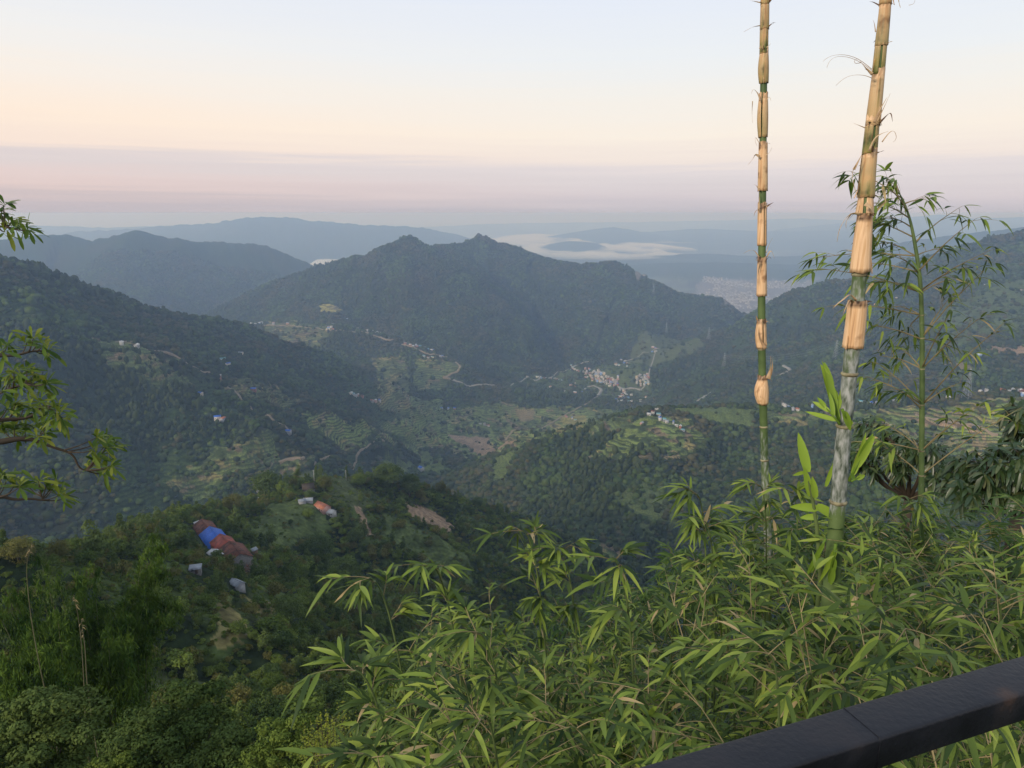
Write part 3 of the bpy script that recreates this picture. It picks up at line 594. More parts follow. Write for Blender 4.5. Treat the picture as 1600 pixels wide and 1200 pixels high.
near_house(482, 785, .2, 6, 4, 2.2, 1.2, 'white', 'grey', 'shed', 'right one of two small white roofed sheds above the meadow', 'shed', fittings=False)
near_house(472, 786, .5, 4.6, 3.4, 2.0, 1.0, 'grey', 'grey', 'shed', 'left one of two small sheds above the meadow', 'shed', fittings=False)
near_house(401, 783, 0, 4.4, 3.6, 2.2, 1.0, 'white', 'stone', 'shed', 'small white roofed shed beneath the large dark tree', 'shed', fittings=False)
near_house(404, 768, .3, 7, 5, 2.2, 1.6, 'grey', 'stone', 'shed', 'grey slate roofed hut half hidden behind the large tree', 'shed', fittings=False)
near_house(482, 768, .4, 8.5, 6.5, 3.0, 3.6, 'thatch', 'stone', 'thatched_hut', 'dark brown thatched hut on top of the knoll', 'hut', fittings=False)
near_house(658, 734, -.9, 15, 11, 7, 3.0, 'blue', 'white', 'valley_house', 'tall house with a pale blue roof on the hillock beyond the knoll', 'house')
# rubble and timber heap at the near end of the row
hp = B_ + dv / Lr * 6.5; hm = MB(); hp[2] = ground_z(hp[0], hp[1])
for k in range(46):
    q = rng.normal(0, 1, 3) * (2.2, 1.9, .2); a = rng.uniform(0, 3.14); L = rng.uniform(1.5, 4)
    M_ = Matrix.Rotation(a, 3, 'Z') @ Matrix.Rotation(rng.uniform(-.35, .35), 3, 'Y')
    hm.box((q[0], q[1], .35 + abs(q[2]) + rng.uniform(0, 1.0)), (L, rng.uniform(.1, .5), .09), M=M_, mi=int(rng.integers(0, 3)))
ho = hm.build('timber_heap', [M_wood, RM['rust'], WM['mud']], loc=hp); tag(ho, 'heap of old planks and rusty sheets below the rusted farmhouse', 'timber heap'); CLEAR_XY.append(hp[:2]); CLEAR_R.append(6)

# ---------------------------------------------------------------- villages: every far house a thing of its own
def far_house(p, rz, L, W, h, roof, wall, flat):
    b = MB(); body(b, L, W, h, 0 if flat else h * .3, base=5, mi=0)
    if flat:
        b.box((0, 0, h + .18), (L + .5, W + .5, .36), mi=1)
        b.box((L * .25, W * .2, h + 1.1), (2.2, 2.2, 1.5), mi=0)
    else: gable(b, L, W, h + .05, h * .33 + .4, .5, .15, 1)
    st = max(1, int(h // 3))
    for s_ in range(st):
        for xx in np.linspace(-L * .32, L * .32, 3):
            for sg in (-1, 1): b.box((xx, sg * (W / 2 + .03), 1.6 + 3 * s_), (1.3, .08, 1.3), mi=2)
    o = b.build('house', [WM[wall], RM[roof], M_dark]); o.location = p; o.rotation_euler = (0, 0, rz); return o
W_ALL = ['white', 'white', 'white', 'cream', 'pink', 'blue', 'brick', 'grey', 'grey']; R_ALL = ['concrete', 'white', 'grey', 'white', 'blue', 'teal', 'orange', 'rust']
CL = [  # label place, group, pixel polyline or box, count, size range, flat share
    ('in the main village on the valley floor', 'box', (914, 576, 966, 604), 74, (9, 14), .8),
    ('in the cluster right of the main village', 'box', (994, 584, 1014, 603), 22, (9, 13), .7),
    ('in the loose hamlet below the main village', 'box', (962, 607, 1012, 629), 24, (8, 12), .5),
    ('in the small hamlet behind the village', 'box', (960, 562, 985, 573), 10, (9, 13), .5),
    ('at the road left of the main village', 'line', ((892, 572), (900, 578), (912, 582)), 8, (9, 12), .5),
    ('strung along the road below the big mountain', 'line', ((838, 590), (856, 592), (880, 594)), 11, (9, 12), .3),
    ('scattered in the trees left of the village', 'box', (850, 598, 915, 614), 9, (9, 13), .2),
    ('high up the valley where it narrows', 'box', (1018, 539, 1032, 552), 4, (10, 13), .5),
    ('at the left end of the hamlet ridge', 'line', ((392, 506), (402, 506), (412, 506), (458, 506)), 6, (10, 13), .2),
    ('on the hamlet ridge below the yellow field', 'box', (508, 506, 524, 515), 7, (9, 12), .4),
    ('above the hamlet ridge by the yellow field', 'line', ((530, 498), (545, 499)), 3, (10, 12), .1),
    ('on the upper part of the hamlet ridge', 'line', ((557, 513), (575, 518), (592, 521), (608, 524)), 12, (9, 12), .3),
    ('on the middle part of the hamlet ridge', 'line', ((630, 536), (645, 540), (658, 542), (682, 550)), 13, (9, 12), .2),
    ('on the lower part of the hamlet ridge', 'line', ((655, 558), (685, 558), (702, 554)), 6, (9, 12), .2),
    ('on the terraces left of the stream', 'line', ((548, 615), (556, 619), (566, 621)), 5, (9, 12), .1),
    ('in the short row right of the terraces', 'line', ((580, 627), (594, 627)), 3, (9, 12), .1),
    ('beside the valley terraces under the dark spur', 'line', ((688, 638), (698, 638), (710, 640)), 4, (9, 14), .1),
    ('among the paddies on the valley floor', 'line', ((750, 663), (758, 664), (766, 667)), 4, (8, 11), .1),
    ('by the yellow field at the village foot', 'line', ((882, 652), (892, 653), (902, 659)), 3, (8, 11), .1),
    ('on the left mountainside', 'pts', ((190, 536), (214, 542), (376, 552), (348, 563), (356, 569), (341, 590), (396, 610), (312, 615), (340, 654), (348, 655), (450, 676)), 11, (9, 13), .0),
    ('in the hamlet on the low terraced ridge', 'pts', ((1003, 662), (1014, 648), (1020, 646), (1026, 643), (1029, 648), (1031, 656), (1038, 658), (1042, 661), (1052, 662), (1057, 666), (1063, 669), (1067, 673)), 12, (6, 9), .2),
    ('on the low ridge beside the slim stem', 'pts', ((1225, 637), (1232, 636), (1239, 641), (1246, 642), (1269, 636)), 5, (7, 10), .2),
    ('on the low ridge beside the thickest stem', 'pts', ((1344, 630), (1352, 629), (1360, 632), (1370, 632), (1398, 628), (1410, 627), (1424, 626)), 7, (7, 10), .2),
    ('on the low ridge at the right edge', 'line', ((1475, 624), (1535, 612), (1560, 613), (1596, 611), (1598, 618)), 14, (7, 11), .2),
    ('on the slope of the right mountain', 'pts', ((1530, 556), (1540, 446), (1596, 455), (1367, 476), (1400, 466)), 5, (9, 12), .2),
]
RN = {'concrete': 'flat grey roof', 'white': 'white roof', 'grey': 'grey tin roof', 'blue': 'blue roof', 'teal': 'turquoise roof', 'orange': 'red roof', 'rust': 'rusty roof'}
ORD = ['first', 'second', 'third', 'fourth', 'fifth', 'sixth', 'seventh', 'eighth', 'ninth', 'tenth', 'eleventh', 'twelfth', 'thirteenth', 'fourteenth', 'fifteenth', 'sixteenth', 'seventeenth', 'eighteenth', 'nineteenth', 'twentieth']
def ordw(k): return ORD[k] if k < 20 else '%dth' % (k + 1)
def ordinal_labels(items, fmt):
    """items: (x pixel, object, kind phrase, place); numbers look-alikes of one place from left to right"""
    by = {}
    for it in items: by.setdefault((it[2], it[3]), []).append(it)
    for (kd, pl), L in by.items():
        L.sort(key=lambda q: q[0])
        for k, it in enumerate(L): it[1]['label'] = ('%s %s' % (kd, pl)) if len(L) == 1 else ('%s from left %s %s' % (ordw(k), kd, pl))
ITEMS = []
for place, kd, g, n_, (s0, s1), flat in CL:
    placed = []
    for k in range(n_):
        for tr in range(60):
            if kd == 'box': px, py = rng.uniform(g[0], g[2]), rng.uniform(g[1], g[3]); 
            elif kd == 'line':
                u = (k + rng.uniform(.1, .9)) / n_ * (len(g) - 1); i0 = min(int(u), len(g) - 2); f = u - i0
                px = g[i0][0] * (1 - f) + g[i0 + 1][0] * f + rng.normal(0, .6); py = g[i0][1] * (1 - f) + g[i0 + 1][1] * f + rng.normal(0, .5)
            else: px, py = g[k]
            if kd == 'box' and n_ > 60 and abs((py - 580) - (px - 914) * .32 - 2) > 9: continue
            p = hit(px, py); 
            if all((p[0] - q[0]) ** 2 + (p[1] - q[1]) ** 2 > (s0 * .95) ** 2 for q in placed) or tr > 50 or kd != 'box': break
        placed.append(p); L = rng.uniform(s0, s1); W = L * rng.uniform(.6, .85); fl = rng.uniform() < flat
        h = rng.choice([3.2, 6.2, 9.2], p=[.25, .5, .25]) if fl else rng.choice([3.0, 5.2])
        ro = 'concrete' if fl and rng.uniform() < .6 else R_ALL[rng.integers(1, len(R_ALL))]; wa = W_ALL[rng.integers(0, len(W_ALL))]
        if place.startswith('on the left mountain'): ro = ['white', 'white', 'grey', 'teal', 'blue', 'white', 'blue', 'blue', 'blue', 'orange', 'blue'][k]; L, W = 13, 8
        if place.startswith('beside the valley terr'): ro = 'blue'
        o = far_house(p, rng.uniform(-.6, .6) + (1.57 if rng.uniform() < .3 else 0), L, W, h, ro, wa, fl)
        o['category'] = 'house'; o['group'] = 'houses ' + place
        ITEMS.append((px, o, '%s house, %s' % (wa if wa != 'brick' else 'brick', RN[ro]), place)); CLEAR_XY.append(p[:2]); CLEAR_R.append(L * .5 + 4)
ordinal_labels(ITEMS, '')
# far town on the plain: thousands of specks, one mass
tb = MB(); tp = poly([(985, 426), (1100, 432), (1290, 430), (1260, 445), (1190, 474), (1165, 490), (1130, 470), (1060, 452), (1010, 438)]); lo, hi = tp.min(0), tp.max(0)
q = rng.uniform(lo, hi, (14000, 2)); q = q[inside(q[:, 0], q[:, 1], tp)]; w_ = fbm(q[:, 0] / 380, q[:, 1] / 380, 3); q = q[w_ + rng.uniform(-.25, .25, len(q)) > .02][:4200]
qz = terrain_h(q[:, 0], q[:, 1])
for (a, b), c in zip(q, qz): tb.box((a, b, c + 3), (rng.uniform(9, 22), rng.uniform(9, 16), rng.uniform(6, 17)), rng.uniform(0, 1.57), mi=int(rng.integers(0, 3)))
M_t1, M_t2 = mat('town_grey_mat', (.26, .25, .24)), mat('town_pale_mat', (.42, .40, .37)); o = tb.build('distant_town', [M_t1, M_t1, M_t2]); tag(o, 'pale specks of a large town spread over the far misty plain', 'town', kind='stuff')

# ---------------------------------------------------------------- roads
M_road = mat('dirt_road_mat', **noisy((.25, .20, .14), .25, .05)); M_track = mat('pale_road_mat', **noisy((.28, .265, .24), .2, .05))
def road(pts, w, m, nm='dirt_road'):
    H = [hit(*p) for p in pts]; S = []
    for a, b in zip(H[:-1], H[1:]):
        k = max(2, int(np.hypot(*(b - a)[:2]) / 8)); S += [a + (b - a) * j / k for j in range(k)]
    S.append(H[-1]); S = np.array(S)
    for _ in range(3): S[1:-1] = (S[:-2] + 2 * S[1:-1] + S[2:]) / 4
    tg = np.gradient(S[:, :2], axis=0); tg /= np.linalg.norm(tg, axis=1)[:, None] + 1e-9; nn = np.stack((-tg[:, 1], tg[:, 0]), 1)
    ww = (w / 2 * (1 + .25 * fbm(np.arange(len(S)) / 3, S[:, 0] / 50, 2)))[:, None]
    Lf = S[:, :2] + nn * ww; Rt = S[:, :2] - nn * ww; zl = terrain_h(*Lf.T); zr = terrain_h(*Rt.T); zc = np.maximum(np.maximum(zl, zr), terrain_h(*S[:, :2].T)) + 1.3
    n_ = len(S); V = np.concatenate((np.column_stack((Lf, zc)), np.column_stack((Rt, zc)), np.column_stack((Lf, zc - 7)), np.column_stack((Rt, zc - 7))))
    F = []
    for i in range(n_ - 1): F += [(i, i + 1, n_ + i + 1, n_ + i), (2 * n_ + i, 2 * n_ + i + 1, i + 1, i), (n_ + i, n_ + i + 1, 3 * n_ + i + 1, 3 * n_ + i)]
    mb = MB(); mb.add(V, F); o = mb.build(nm, m); tag(o, kind='structure')
    for p in S[::2]: CLEAR_XY.append(p[:2]); CLEAR_R.append(w / 2 + 5)
    return o
for pts, w, m in [(((412, 509), (440, 509), (480, 512), (515, 516), (556, 519)), 5, M_road), (((703, 592), (735, 604), (775, 603), (823, 589)), 5, M_track), (((844, 591), (866, 586), (892, 577)), 5, M_track), (((934, 619), (915, 632), (890, 645), (850, 668), (790, 688)), 6, M_road), (((1001, 610), (1012, 596), (1016, 575), (1024, 552)), 5, M_track), (((470, 718), (510, 716), (560, 706), (600, 690)), 4, M_road), (((960, 567), (1000, 556), (1030, 545)), 5, M_track), (((180, 535), (240, 548), (300, 574), (360, 606), (420, 650), (455, 680)), 4, M_road), (((556, 516), (575, 521), (600, 530), (612, 533), (624, 529)), 9, M_road), (((628, 538), (650, 545), (668, 553), (700, 558)), 8, M_road),
                  (((712, 566), (720, 572), (717, 580), (705, 584), (690, 591), (703, 592)), 9, M_road), (((823, 588), (831, 593), (836, 596), (844, 590)), 9, M_track),
                  (((892, 575), (905, 570), (930, 568), (960, 567)), 8, M_track), (((966, 604), (973, 609), (988, 606), (1001, 609)), 10, M_track),
                  (((918, 604), (930, 603), (940, 609), (934, 618)), 12, M_track), (((1089, 628), (1097, 623), (1106, 616), (1111, 613)), 10, M_track),
                  (((1213, 587), (1224, 585), (1236, 578), (1224, 571)), 12, M_track), (((436, 724), (455, 716), (470, 717)), 7, M_road),
                  (((1430, 648), (1500, 662), (1560, 680)), 4, M_road)]:
    road(pts, w, m)

# ---------------------------------------------------------------- power pylons and poles
M_steel = mat('galvanised_steel_mat', (.30, .32, .34), .5, .5)
def pylon_bm(h, w):
    b = MB(); lv = np.linspace(0, 1, 8)
    hw = lambda f: w / 2 * (1 - f) ** 1.3 + .9
    for f0, f1 in zip(lv[:-1], lv[1:]):
        c0 = [(sx * hw(f0), sy * hw(f0), f0 * h) for sx, sy in ((-1, -1), (1, -1), (1, 1), (-1, 1))]; c1 = [(sx * hw(f1), sy * hw(f1), f1 * h) for sx, sy in ((-1, -1), (1, -1), (1, 1), (-1, 1))]
        for k in range(4):
            b.tube([c0[k], c1[k]], .26, 4); b.tube([c0[k], c1[(k + 1) % 4]], .15, 4); b.tube([c0[(k + 1) % 4], c1[k]], .15, 4); b.tube([c1[k], c1[(k + 1) % 4]], .15, 4)
    return b
def pylon(px, py, h, lb):
    p = hit(px, py); t = empty('power_pylon', p, .5); tag(t, lb, 'pylon', 'power pylons across the valley')
    pylon_bm(h, h * .2).build('lattice_mast', M_steel, t)
    tips = []
    for k, f in enumerate((.66, .80, .94)):
        a = MB(); s = h * .14 * (1.1 if k == 1 else .9)
        for sg in (-1, 1):
            a.tube([(0, 0, f * h), (sg * s, 0, f * h)], .2, 4); a.tube([(0, 0, f * h + 2.2), (sg * s, 0, f * h)], .16, 4); tips.append((sg * s, f * h - 1.5)); a.tube([(sg * s, 0, f * h), (sg * s, 0, f * h - 1.6)], .18, 5)
        a.build('crossarm', M_steel, t)
    CLEAR_XY.append(p[:2]); CLEAR_R.append(h * .2); return p, tips
PY = [pylon(1510, 622, 62, 'largest lattice pylon standing behind the right end hamlet'), pylon(1305, 560, 62, 'lattice pylon on the wooded slope just left of the thick bamboo stem'),
      pylon(1131, 574, 60, 'lattice pylon low on the slope left of the left bamboo stem'), pylon(1107, 531, 58, 'lattice pylon on the lower end of the right mountain crest'),
      pylon(1041, 520, 55, 'lattice pylon at the foot of the double peaked mountain'), pylon(1021, 460, 58, 'lattice pylon high on the right shoulder of the double peaked mountain')]
PLI = []
for a, b in ((0, 1), (1, 2)):
    (pa, ta), (pb, tb_) = PY[a], PY[b]
    for k in range(6):
        ca_, sa_ = math.cos(.5), math.sin(.5)
        u = pa + np.array((ta[k][0] * ca_, ta[k][0] * sa_, ta[k][1])); v = pb + np.array((tb_[k][0] * ca_, tb_[k][0] * sa_, tb_[k][1])); tt = np.linspace(0, 1, 30)[:, None]
        c = u + (v - u) * tt; c[:, 2] -= (4 * tt * (1 - tt))[:, 0] * 28; w_ = MB(); w_.tube(c, .09, 4); o = w_.build('power_line', M_steel)
        tag(o, ('power line sagging from the largest pylon to the one by the thick bamboo stem' if a == 0 else 'power line sagging from the pylon by the thick bamboo stem down to the left'), 'power line', 'power lines between pylons %d' % a); PLI.append((k, o, 'power wire', 'strung from the ' + ('largest pylon' if a == 0 else 'pylon by the thick stem')))
ordinal_labels(PLI, '')
for px, py, lb in ((491, 752, 'left one of two pale utility poles on the knoll top'), (541, 751, 'right one of two pale utility poles on the knoll top')):
    p = hit(px, py); b = MB(); b.tube([(0, 0, -1), (0, 0, 9.5)], [.2, .13], 8); t = empty('utility_pole', p); tag(t, lb, 'utility pole', 'utility poles on the knoll'); b.build('pole', mat('pole_mat', (.45, .44, .42), .8), t)
    a = MB(); a.box((0, 0, 8.7), (1.9, .14, .14)); a.build('crossarm', M_steel, t); CLEAR_XY.append(p[:2]); CLEAR_R.append(5)

# ---------------------------------------------------------------- mist lying on the far plain
def mist(pxs, D0, D1, ztop, thick, seed, dens, lb):
    na, nr = 70, 40; a0, a1 = [math.atan2(ray(p, 400)[0], ray(p, 400)[1]) for p in pxs]
    A = np.linspace(a0, a1, na)[None, :]; Rr = np.exp(np.linspace(math.log(D0), math.log(D1), nr))[:, None]; X = np.sin(A) * Rr; Y = np.cos(A) * Rr
    u = np.linspace(-1, 1, na)[None, :]; v = np.linspace(-1, 1, nr)[:, None]
    edge = np.clip((1 - np.sqrt(u * u + v * v)) * 2.2, 0, 1); k = np.clip(edge * (.55 + 2.6 * fbm(X / 900 + seed, Y / 1500, 5)), 0, 1) ** .7
    zt = ztop + (k - 1) * thick + 30 * k * fbm(X / 500, Y / 900, 3); zb = np.full_like(zt, ztop - thick - 1)
    zt = np.maximum(zt, zb + .5); V = np.concatenate((np.stack((X, Y, zt), -1).reshape(-1, 3), np.stack((X, Y, zb), -1).reshape(-1, 3))); o_ = na * nr
    F = []
    for i in range(nr - 1):
        for j in range(na - 1): q = i * na + j; F += [(q, q + 1, q + na + 1, q + na), (o_ + q + na, o_ + q + na + 1, o_ + q + 1, o_ + q)]
    for j in range(na - 1): F += [(o_ + j, o_ + j + 1, j + 1, j)]; q = (nr - 1) * na + j; F += [(q, q + 1, o_ + q + 1, o_ + q)]
    for i in range(nr - 1): q = i * na; F += [(q, q + na, o_ + q + na, o_ + q)]; q = i * na + na - 1; F += [(q, o_ + q, o_ + q + na, q + na)]
    mb = MB(); mb.add(V, F); m = bpy.data.materials.new('mist_mat'); m.use_nodes = True; t = m.node_tree; t.nodes.clear()
    pv = N(t, 'ShaderNodeVolumePrincipled'); ou = N(t, 'ShaderNodeOutputMaterial'); t.links.new(pv.outputs[0], ou.inputs['Volume']); pv.inputs['Color'].default_value = (1, 1, 1, 1); pv.inputs['Density'].default_value = dens
    o = mb.build('valley_mist', m); tag(o, lb, 'mist', kind='stuff')
mist((765, 950), 13500, 23500, -560, 90, 3.0, .0018, 'left white bank of mist on the far plain behind the twin peaks')
mist((800, 1090), 10600, 17500, -590, 80, 7.3, .0018, 'broad white bank of mist in front of the dark island hill')
mist((930, 1140), 16500, 26000, -560, 90, 12.1, .0014, 'furthest thin streak of mist at right on the plain')
mist((990, 1290), 9800, 12500, -730, 70, 22.1, .0007, 'faint veil of mist over the plain above the town')
mist((470, 560), 8200, 10500, -600, 90, 8.0, .003, 'small white patch of mist behind the left shoulder of the mountain')
NSOLO=260; HAZE_TOP=12
# thin the wood where houses stand (filled by the house builder below) and split into near / far
def clear_of(xy, rad):
    global TX, TY, TZ, TD
    keep = np.ones(len(TX), bool)
    for (hx, hy), r in zip(xy, rad): keep &= (TX - hx) ** 2 + (TY - hy) ** 2 > r * r
    TX, TY, TZ, TD = TX[keep], TY[keep], TZ[keep], TD[keep]
clear_of(CLEAR_XY, CLEAR_R)
n = len(TX); far = TD > 700
sz = np.interp(TD, [40, 300, 700, 1300, 3000, 5500], [2.3, 2.9, 3.5, 4.7, 5.6, 7.0]) * rng.uniform(.45, 1.35, n)
big = rng.uniform(size=n) < .05; sz = np.where(big, sz * 1.5, sz)
hgt = sz * rng.uniform(.75, 1.25, n)
fi = np.nonzero(far)[0]
idx = np.where(noise(TX[fi] / 300, TY[fi] / 300) + rng.uniform(-.3, .3, len(fi)) > .42, rng.integers(5, 7, len(fi)), np.clip(np.floor((fbm(TX[fi] / 170 + 4, TY[fi] / 170, 3) * 1.5 + rng.uniform(-.45, .45, len(fi)) + .5) * 5), 0, 4).astype(int))
idx = np.array([2, 0, 1, 4, 3, 5, 6])[idx]
rot = np.stack((np.zeros(len(fi)), np.zeros(len(fi)), rng.uniform(0, 6.28, len(fi))), 1)
scatter_object('forest', np.stack((TX, TY, TZ), 1)[fi], rot, np.stack((sz, sz, hgt), 1)[fi], idx, FAR,
               'continuous forest of countless small tree crowns covering the far hillsides', 'forest')
# near trees: the ~290 that show largest are things of their own, the rest one mass
ni = np.nonzero(~far)[0]
show = sz[ni] / TD[ni]; order = ni[np.argsort(-show)]
# keep single trees spread over the picture
solo = order[:NSOLO]; rest = order[NSOLO:]
kind_n = lambda k: np.clip(np.floor((fbm(TX[k] / 45, TY[k] / 45, 2) + rng.uniform(-.55, .55, len(k)) + .6) / 1.2 * 8), 0, 7).astype(int)
rk = kind_n(rest)
rot = np.stack((rng.uniform(-.1, .1, len(rest)), rng.uniform(-.1, .1, len(rest)), rng.uniform(0, 6.28, len(rest))), 1)
scatter_object('woodland', np.stack((TX[rest], TY[rest], TZ[rest] - .3), 1), rot, np.stack((sz, sz, hgt), 1)[rest], rk, MID,
               'dense mixed green woodland and scrub on the near hillside below the viewpoint', 'woodland')
# undergrowth: scrub, ferns and tall grass between the near trees
lam = area / (np.interp(RR, [50, 150, 300, 650], [1.5, 1.9, 2.6, 3.6])[:, None] ** 2) * vis_f * ((RR > 45) & (RR < 680))[:, None] * np.where(tree_f < .06, .03, np.where(tree_f < .17, .3, 1))
cnt = rng.poisson(lam); I, J = np.nonzero(cnt); rep = cnt[I, J]; I = np.repeat(I, rep); J = np.repeat(J, rep)
a_ = AZ[J] + rng.uniform(-.5, .5, len(I)) * dth; r_ = RR[I] + rng.uniform(-.5, .5, len(I)) * dr[I]; ux, uy = r_ * np.sin(a_), r_ * np.cos(a_)
kp = np.ones(len(ux), bool)
for (hx, hy), r in zip(CLEAR_XY, CLEAR_R):
    if math.hypot(hx, hy) < 760: kp &= (ux - hx) ** 2 + (uy - hy) ** 2 > (r * .72) ** 2
ux, uy, r_ = ux[kp], uy[kp], r_[kp]; n_u = len(ux); print('undergrowth', n_u)
us = np.interp(r_, [50, 300, 650], [.8, 1.15, 1.5]) * rng.uniform(.5, 1.3, n_u); BUSH = [proto('bush', crown_mesh('bush', m_, 420, 12, .15, 'bush', .4)) for m_ in (M_leaf, M_leaf_dark, M_leaf_olive, M_leaf, M_leaf)]
scatter_object('undergrowth', np.stack((ux, uy, terrain_h(ux, uy) - .15), 1), np.stack((rng.uniform(-.2, .2, n_u), rng.uniform(-.2, .2, n_u), rng.uniform(0, 6.28, n_u)), 1), np.stack((us, us, us * rng.uniform(.7, 1.5, n_u)), 1),
               np.clip(np.floor((fbm(ux / 30, uy / 30, 2) + rng.uniform(-.5, .5, n_u) + .6) / 1.2 * 5), 0, 4).astype(int), BUSH, 'dense undergrowth of scrub and ferns covering the near slope', 'undergrowth')
trunk_b = MB(); trunk_b.tube([(0, 0, -.6), (0.02, 0, 0), (.05, .02, .5), (.0, .04, 1.0)], [.11, .09, .06, .025], 7)
for k in range(5):
    a = k * 1.26; trunk_b.tube([(.03, .01, .35 + .08 * k), (.3 * math.cos(a), .3 * math.sin(a), .75 + .06 * k), (.5 * math.cos(a), .5 * math.sin(a), 1.05)], [.04, .025, .01], 5)
trunk0 = trunk_b.build('trunk', M_bark, smooth=True)
trunk_me = trunk0.data; bpy.data.objects.remove(trunk0)
TK = [('broadleaf_tree', 'mid green tree'), ('broadleaf_tree', 'dark green tree'), ('broadleaf_tree', 'olive green tree'), ('slender_tree', 'slender dark tree'),
      ('spreading_tree', 'flat topped tree'), ('conifer', 'pointed dark conifer'), ('shrub', 'bright green shrub'), ('shrub', 'olive shrub')]
sk = kind_n(solo); TI = []
def place_of(x, y, z, D):
    px, py = proj(x, y, z)
    if D > 430:
        return 'left of the meadow on the far knoll' if px < 420 else ('around the meadow on the knoll' if px < 530 else ('on the right flank of the knoll' if px < 720 else 'on the dark ridge falling right from the knoll'))
    if D > 300: return 'left of the farm row' if px < 300 else ('below and beside the farm row' if px < 460 else 'on the slope right of the farm row')
    if D > 170: return 'on the left edge beyond the bamboo grove' if px < 200 else ('between the bamboo grove and the farm' if px < 500 else 'in the gully behind the bamboo thicket')
    return 'around the tall bamboo grove at left' if px < 260 else ('in the lower left middle of the slope' if px < 480 else 'just behind the left end of the bamboo thicket')
for i, k in zip(solo, sk):
    nm, lb = TK[k]
    t = empty(nm, (TX[i], TY[i], TZ[i] - .2), rng.uniform(0, 6.28)); t.scale = (sz[i], sz[i], hgt[i])
    where = place_of(TX[i], TY[i], TZ[i], TD[i])
    tag(t, lb + ' ' + where, 'shrub' if nm == 'shrub' else 'tree', 'trees and shrubs ' + where); TI.append((proj(TX[i], TY[i], TZ[i])[0], t, lb, where))
    for pn, pm in (('trunk', trunk_me), ('crown', CROWNS[k])):
        o = bpy.data.objects.new(pn, pm); col.objects.link(o); o.parent = t
ordinal_labels(TI, '')
# the large trees that stand out along the knoll crest
for px, py, r, k, lb in ((421, 778, 27, 1, 'largest round dark tree on the left shoulder of the knoll crest'), (603, 762, 26, 1, 'broad dark tree at the right end of the knoll crest'), (560, 760, 14, 0, 'small round tree just left of the broad dark one on the crest'), (508, 766, 13, 2, 'small olive tree on the crest behind the red roofed farmhouse'),
                       (640, 775, 20, 1, 'dark tree below the broad one at the right end of the crest'), (365, 800, 18, 2, 'olive tree on the crest left of the largest round tree'), (270, 838, 20, 3, 'loose leafy tree on the skyline left of the farm row'), (235, 846, 16, 2, 'tan green tree on the skyline above the leaning bamboo clump'), (150, 880, 18, 1, 'round tree on the skyline behind the bamboo grove'), (90, 878, 18, 2, 'olive brown tree on the skyline behind the grove'), (30, 878, 22, 2, 'olive brown tree on the skyline at the left edge'),
                       (500, 880, 26, 1, 'large dark round tree on the slope right of the farm row'), (540, 905, 24, 1, 'second large dark round tree lower right of the farm row'), (450, 975, 26, 1, 'dark tree right of the brown terraced plot'), (430, 1085, 22, 0, 'bright round tree in the hollow below the brown plot'), (555, 850, 15, 3, 'slim dark tree on the meadow slope'), (478, 905, 13, 0, 'small tree between the farm row and the dark trees')):
    p = hit(px, py); s_ = r / FPX * np.linalg.norm(p); t = empty('broadleaf_tree', p - (0, 0, .3), rng.uniform(0, 6)); t.scale = (s_, s_, s_ * rng.uniform(.85, 1.05)); tag(t, lb, 'tree')
    me_ = crown_mesh('crown', (M_leaf, M_leaf_dark, M_leaf_olive, M_leaf_dark)[k], 5200, 44, .05, 'round', .3)
    for pn, pm in (('trunk', trunk_me), ('crown', me_)): o = bpy.data.objects.new(pn, pm); col.objects.link(o); o.parent = t
# ---------------------------------------------------------------- leaves, blade by blade
def nrm(v): v = np.asarray(v, float); return v / np.maximum(np.linalg.norm(v, axis=-1, keepdims=True), 1e-9)
PROF = {'bamboo': ([0, .06, .22, .45, .68, .87, 1], [.06, .55, 1, .95, .68, .32, 0]), 'obovate': ([0, .15, .38, .6, .8, .93, 1], [.05, .28, .70, .98, .92, .5, 0]),
        'shoot': ([0, .1, .3, .5, .7, .88, 1], [.5, .85, 1, .95, .72, .36, 0]), 'oval': ([0, .08, .25, .5, .75, .92, 1], [.08, .5, .9, 1, .85, .45, 0])}
def blades(B, Dr, Up, L, W, droop, fold=.25, prof='bamboo', sway=None):
    """many leaf blades at once: a midrib curve with two half blades folded along it"""
    Dr = nrm(np.atleast_2d(Dr)); B = np.atleast_2d(B); n = max(len(B), len(Dr)); B = np.broadcast_to(B, (n, 3)); Dr = np.broadcast_to(Dr, (n, 3)); Up = np.broadcast_to(np.asarray(Up, float), (n, 3)); L = np.broadcast_to(np.asarray(L, float), (n,)); W = np.broadcast_to(np.asarray(W, float), (n,)); droop = np.broadcast_to(np.asarray(droop, float), (n,))
    S = nrm(np.cross(Dr, Up)); Nn = np.cross(S, Dr); t, w = map(np.array, PROF[prof]); m = len(t)
    if sway is None: sway = rng.normal(0, .06, n)
    T = t[None, :, None]; C = B[:, None] + Dr[:, None] * L[:, None, None] * T; C = C + S[:, None] * (sway * L)[:, None, None] * T ** 2
    dz = (droop * L)[:, None] * t[None] ** 2; C[:, :, 2] -= dz; C -= Dr[:, None] * (droop * droop * L)[:, None, None] * .35 * T ** 2
    ww = (W[:, None] * w[None] / 2)[:, :, None]
    tw = rng.normal(0, .25, n)[:, None, None] * T
    Sd = S[:, None] + Nn[:, None] * tw
    Lf = C + Sd * ww + Nn[:, None] * ww * fold; Rt = C - Sd * ww + Nn[:, None] * ww * fold
    V = np.stack((Lf, C, Rt), 2).reshape(-1, 3)
    k = np.arange(m - 1)[:, None] * 3; q = np.concatenate((np.concatenate((k, k + 1, k + 4, k + 3), 1), np.concatenate((k + 1, k + 2, k + 5, k + 4), 1)))
    F = (q[None] + (np.arange(n) * m * 3)[:, None, None]).reshape(-1, 4)
    return V, F, m * 3
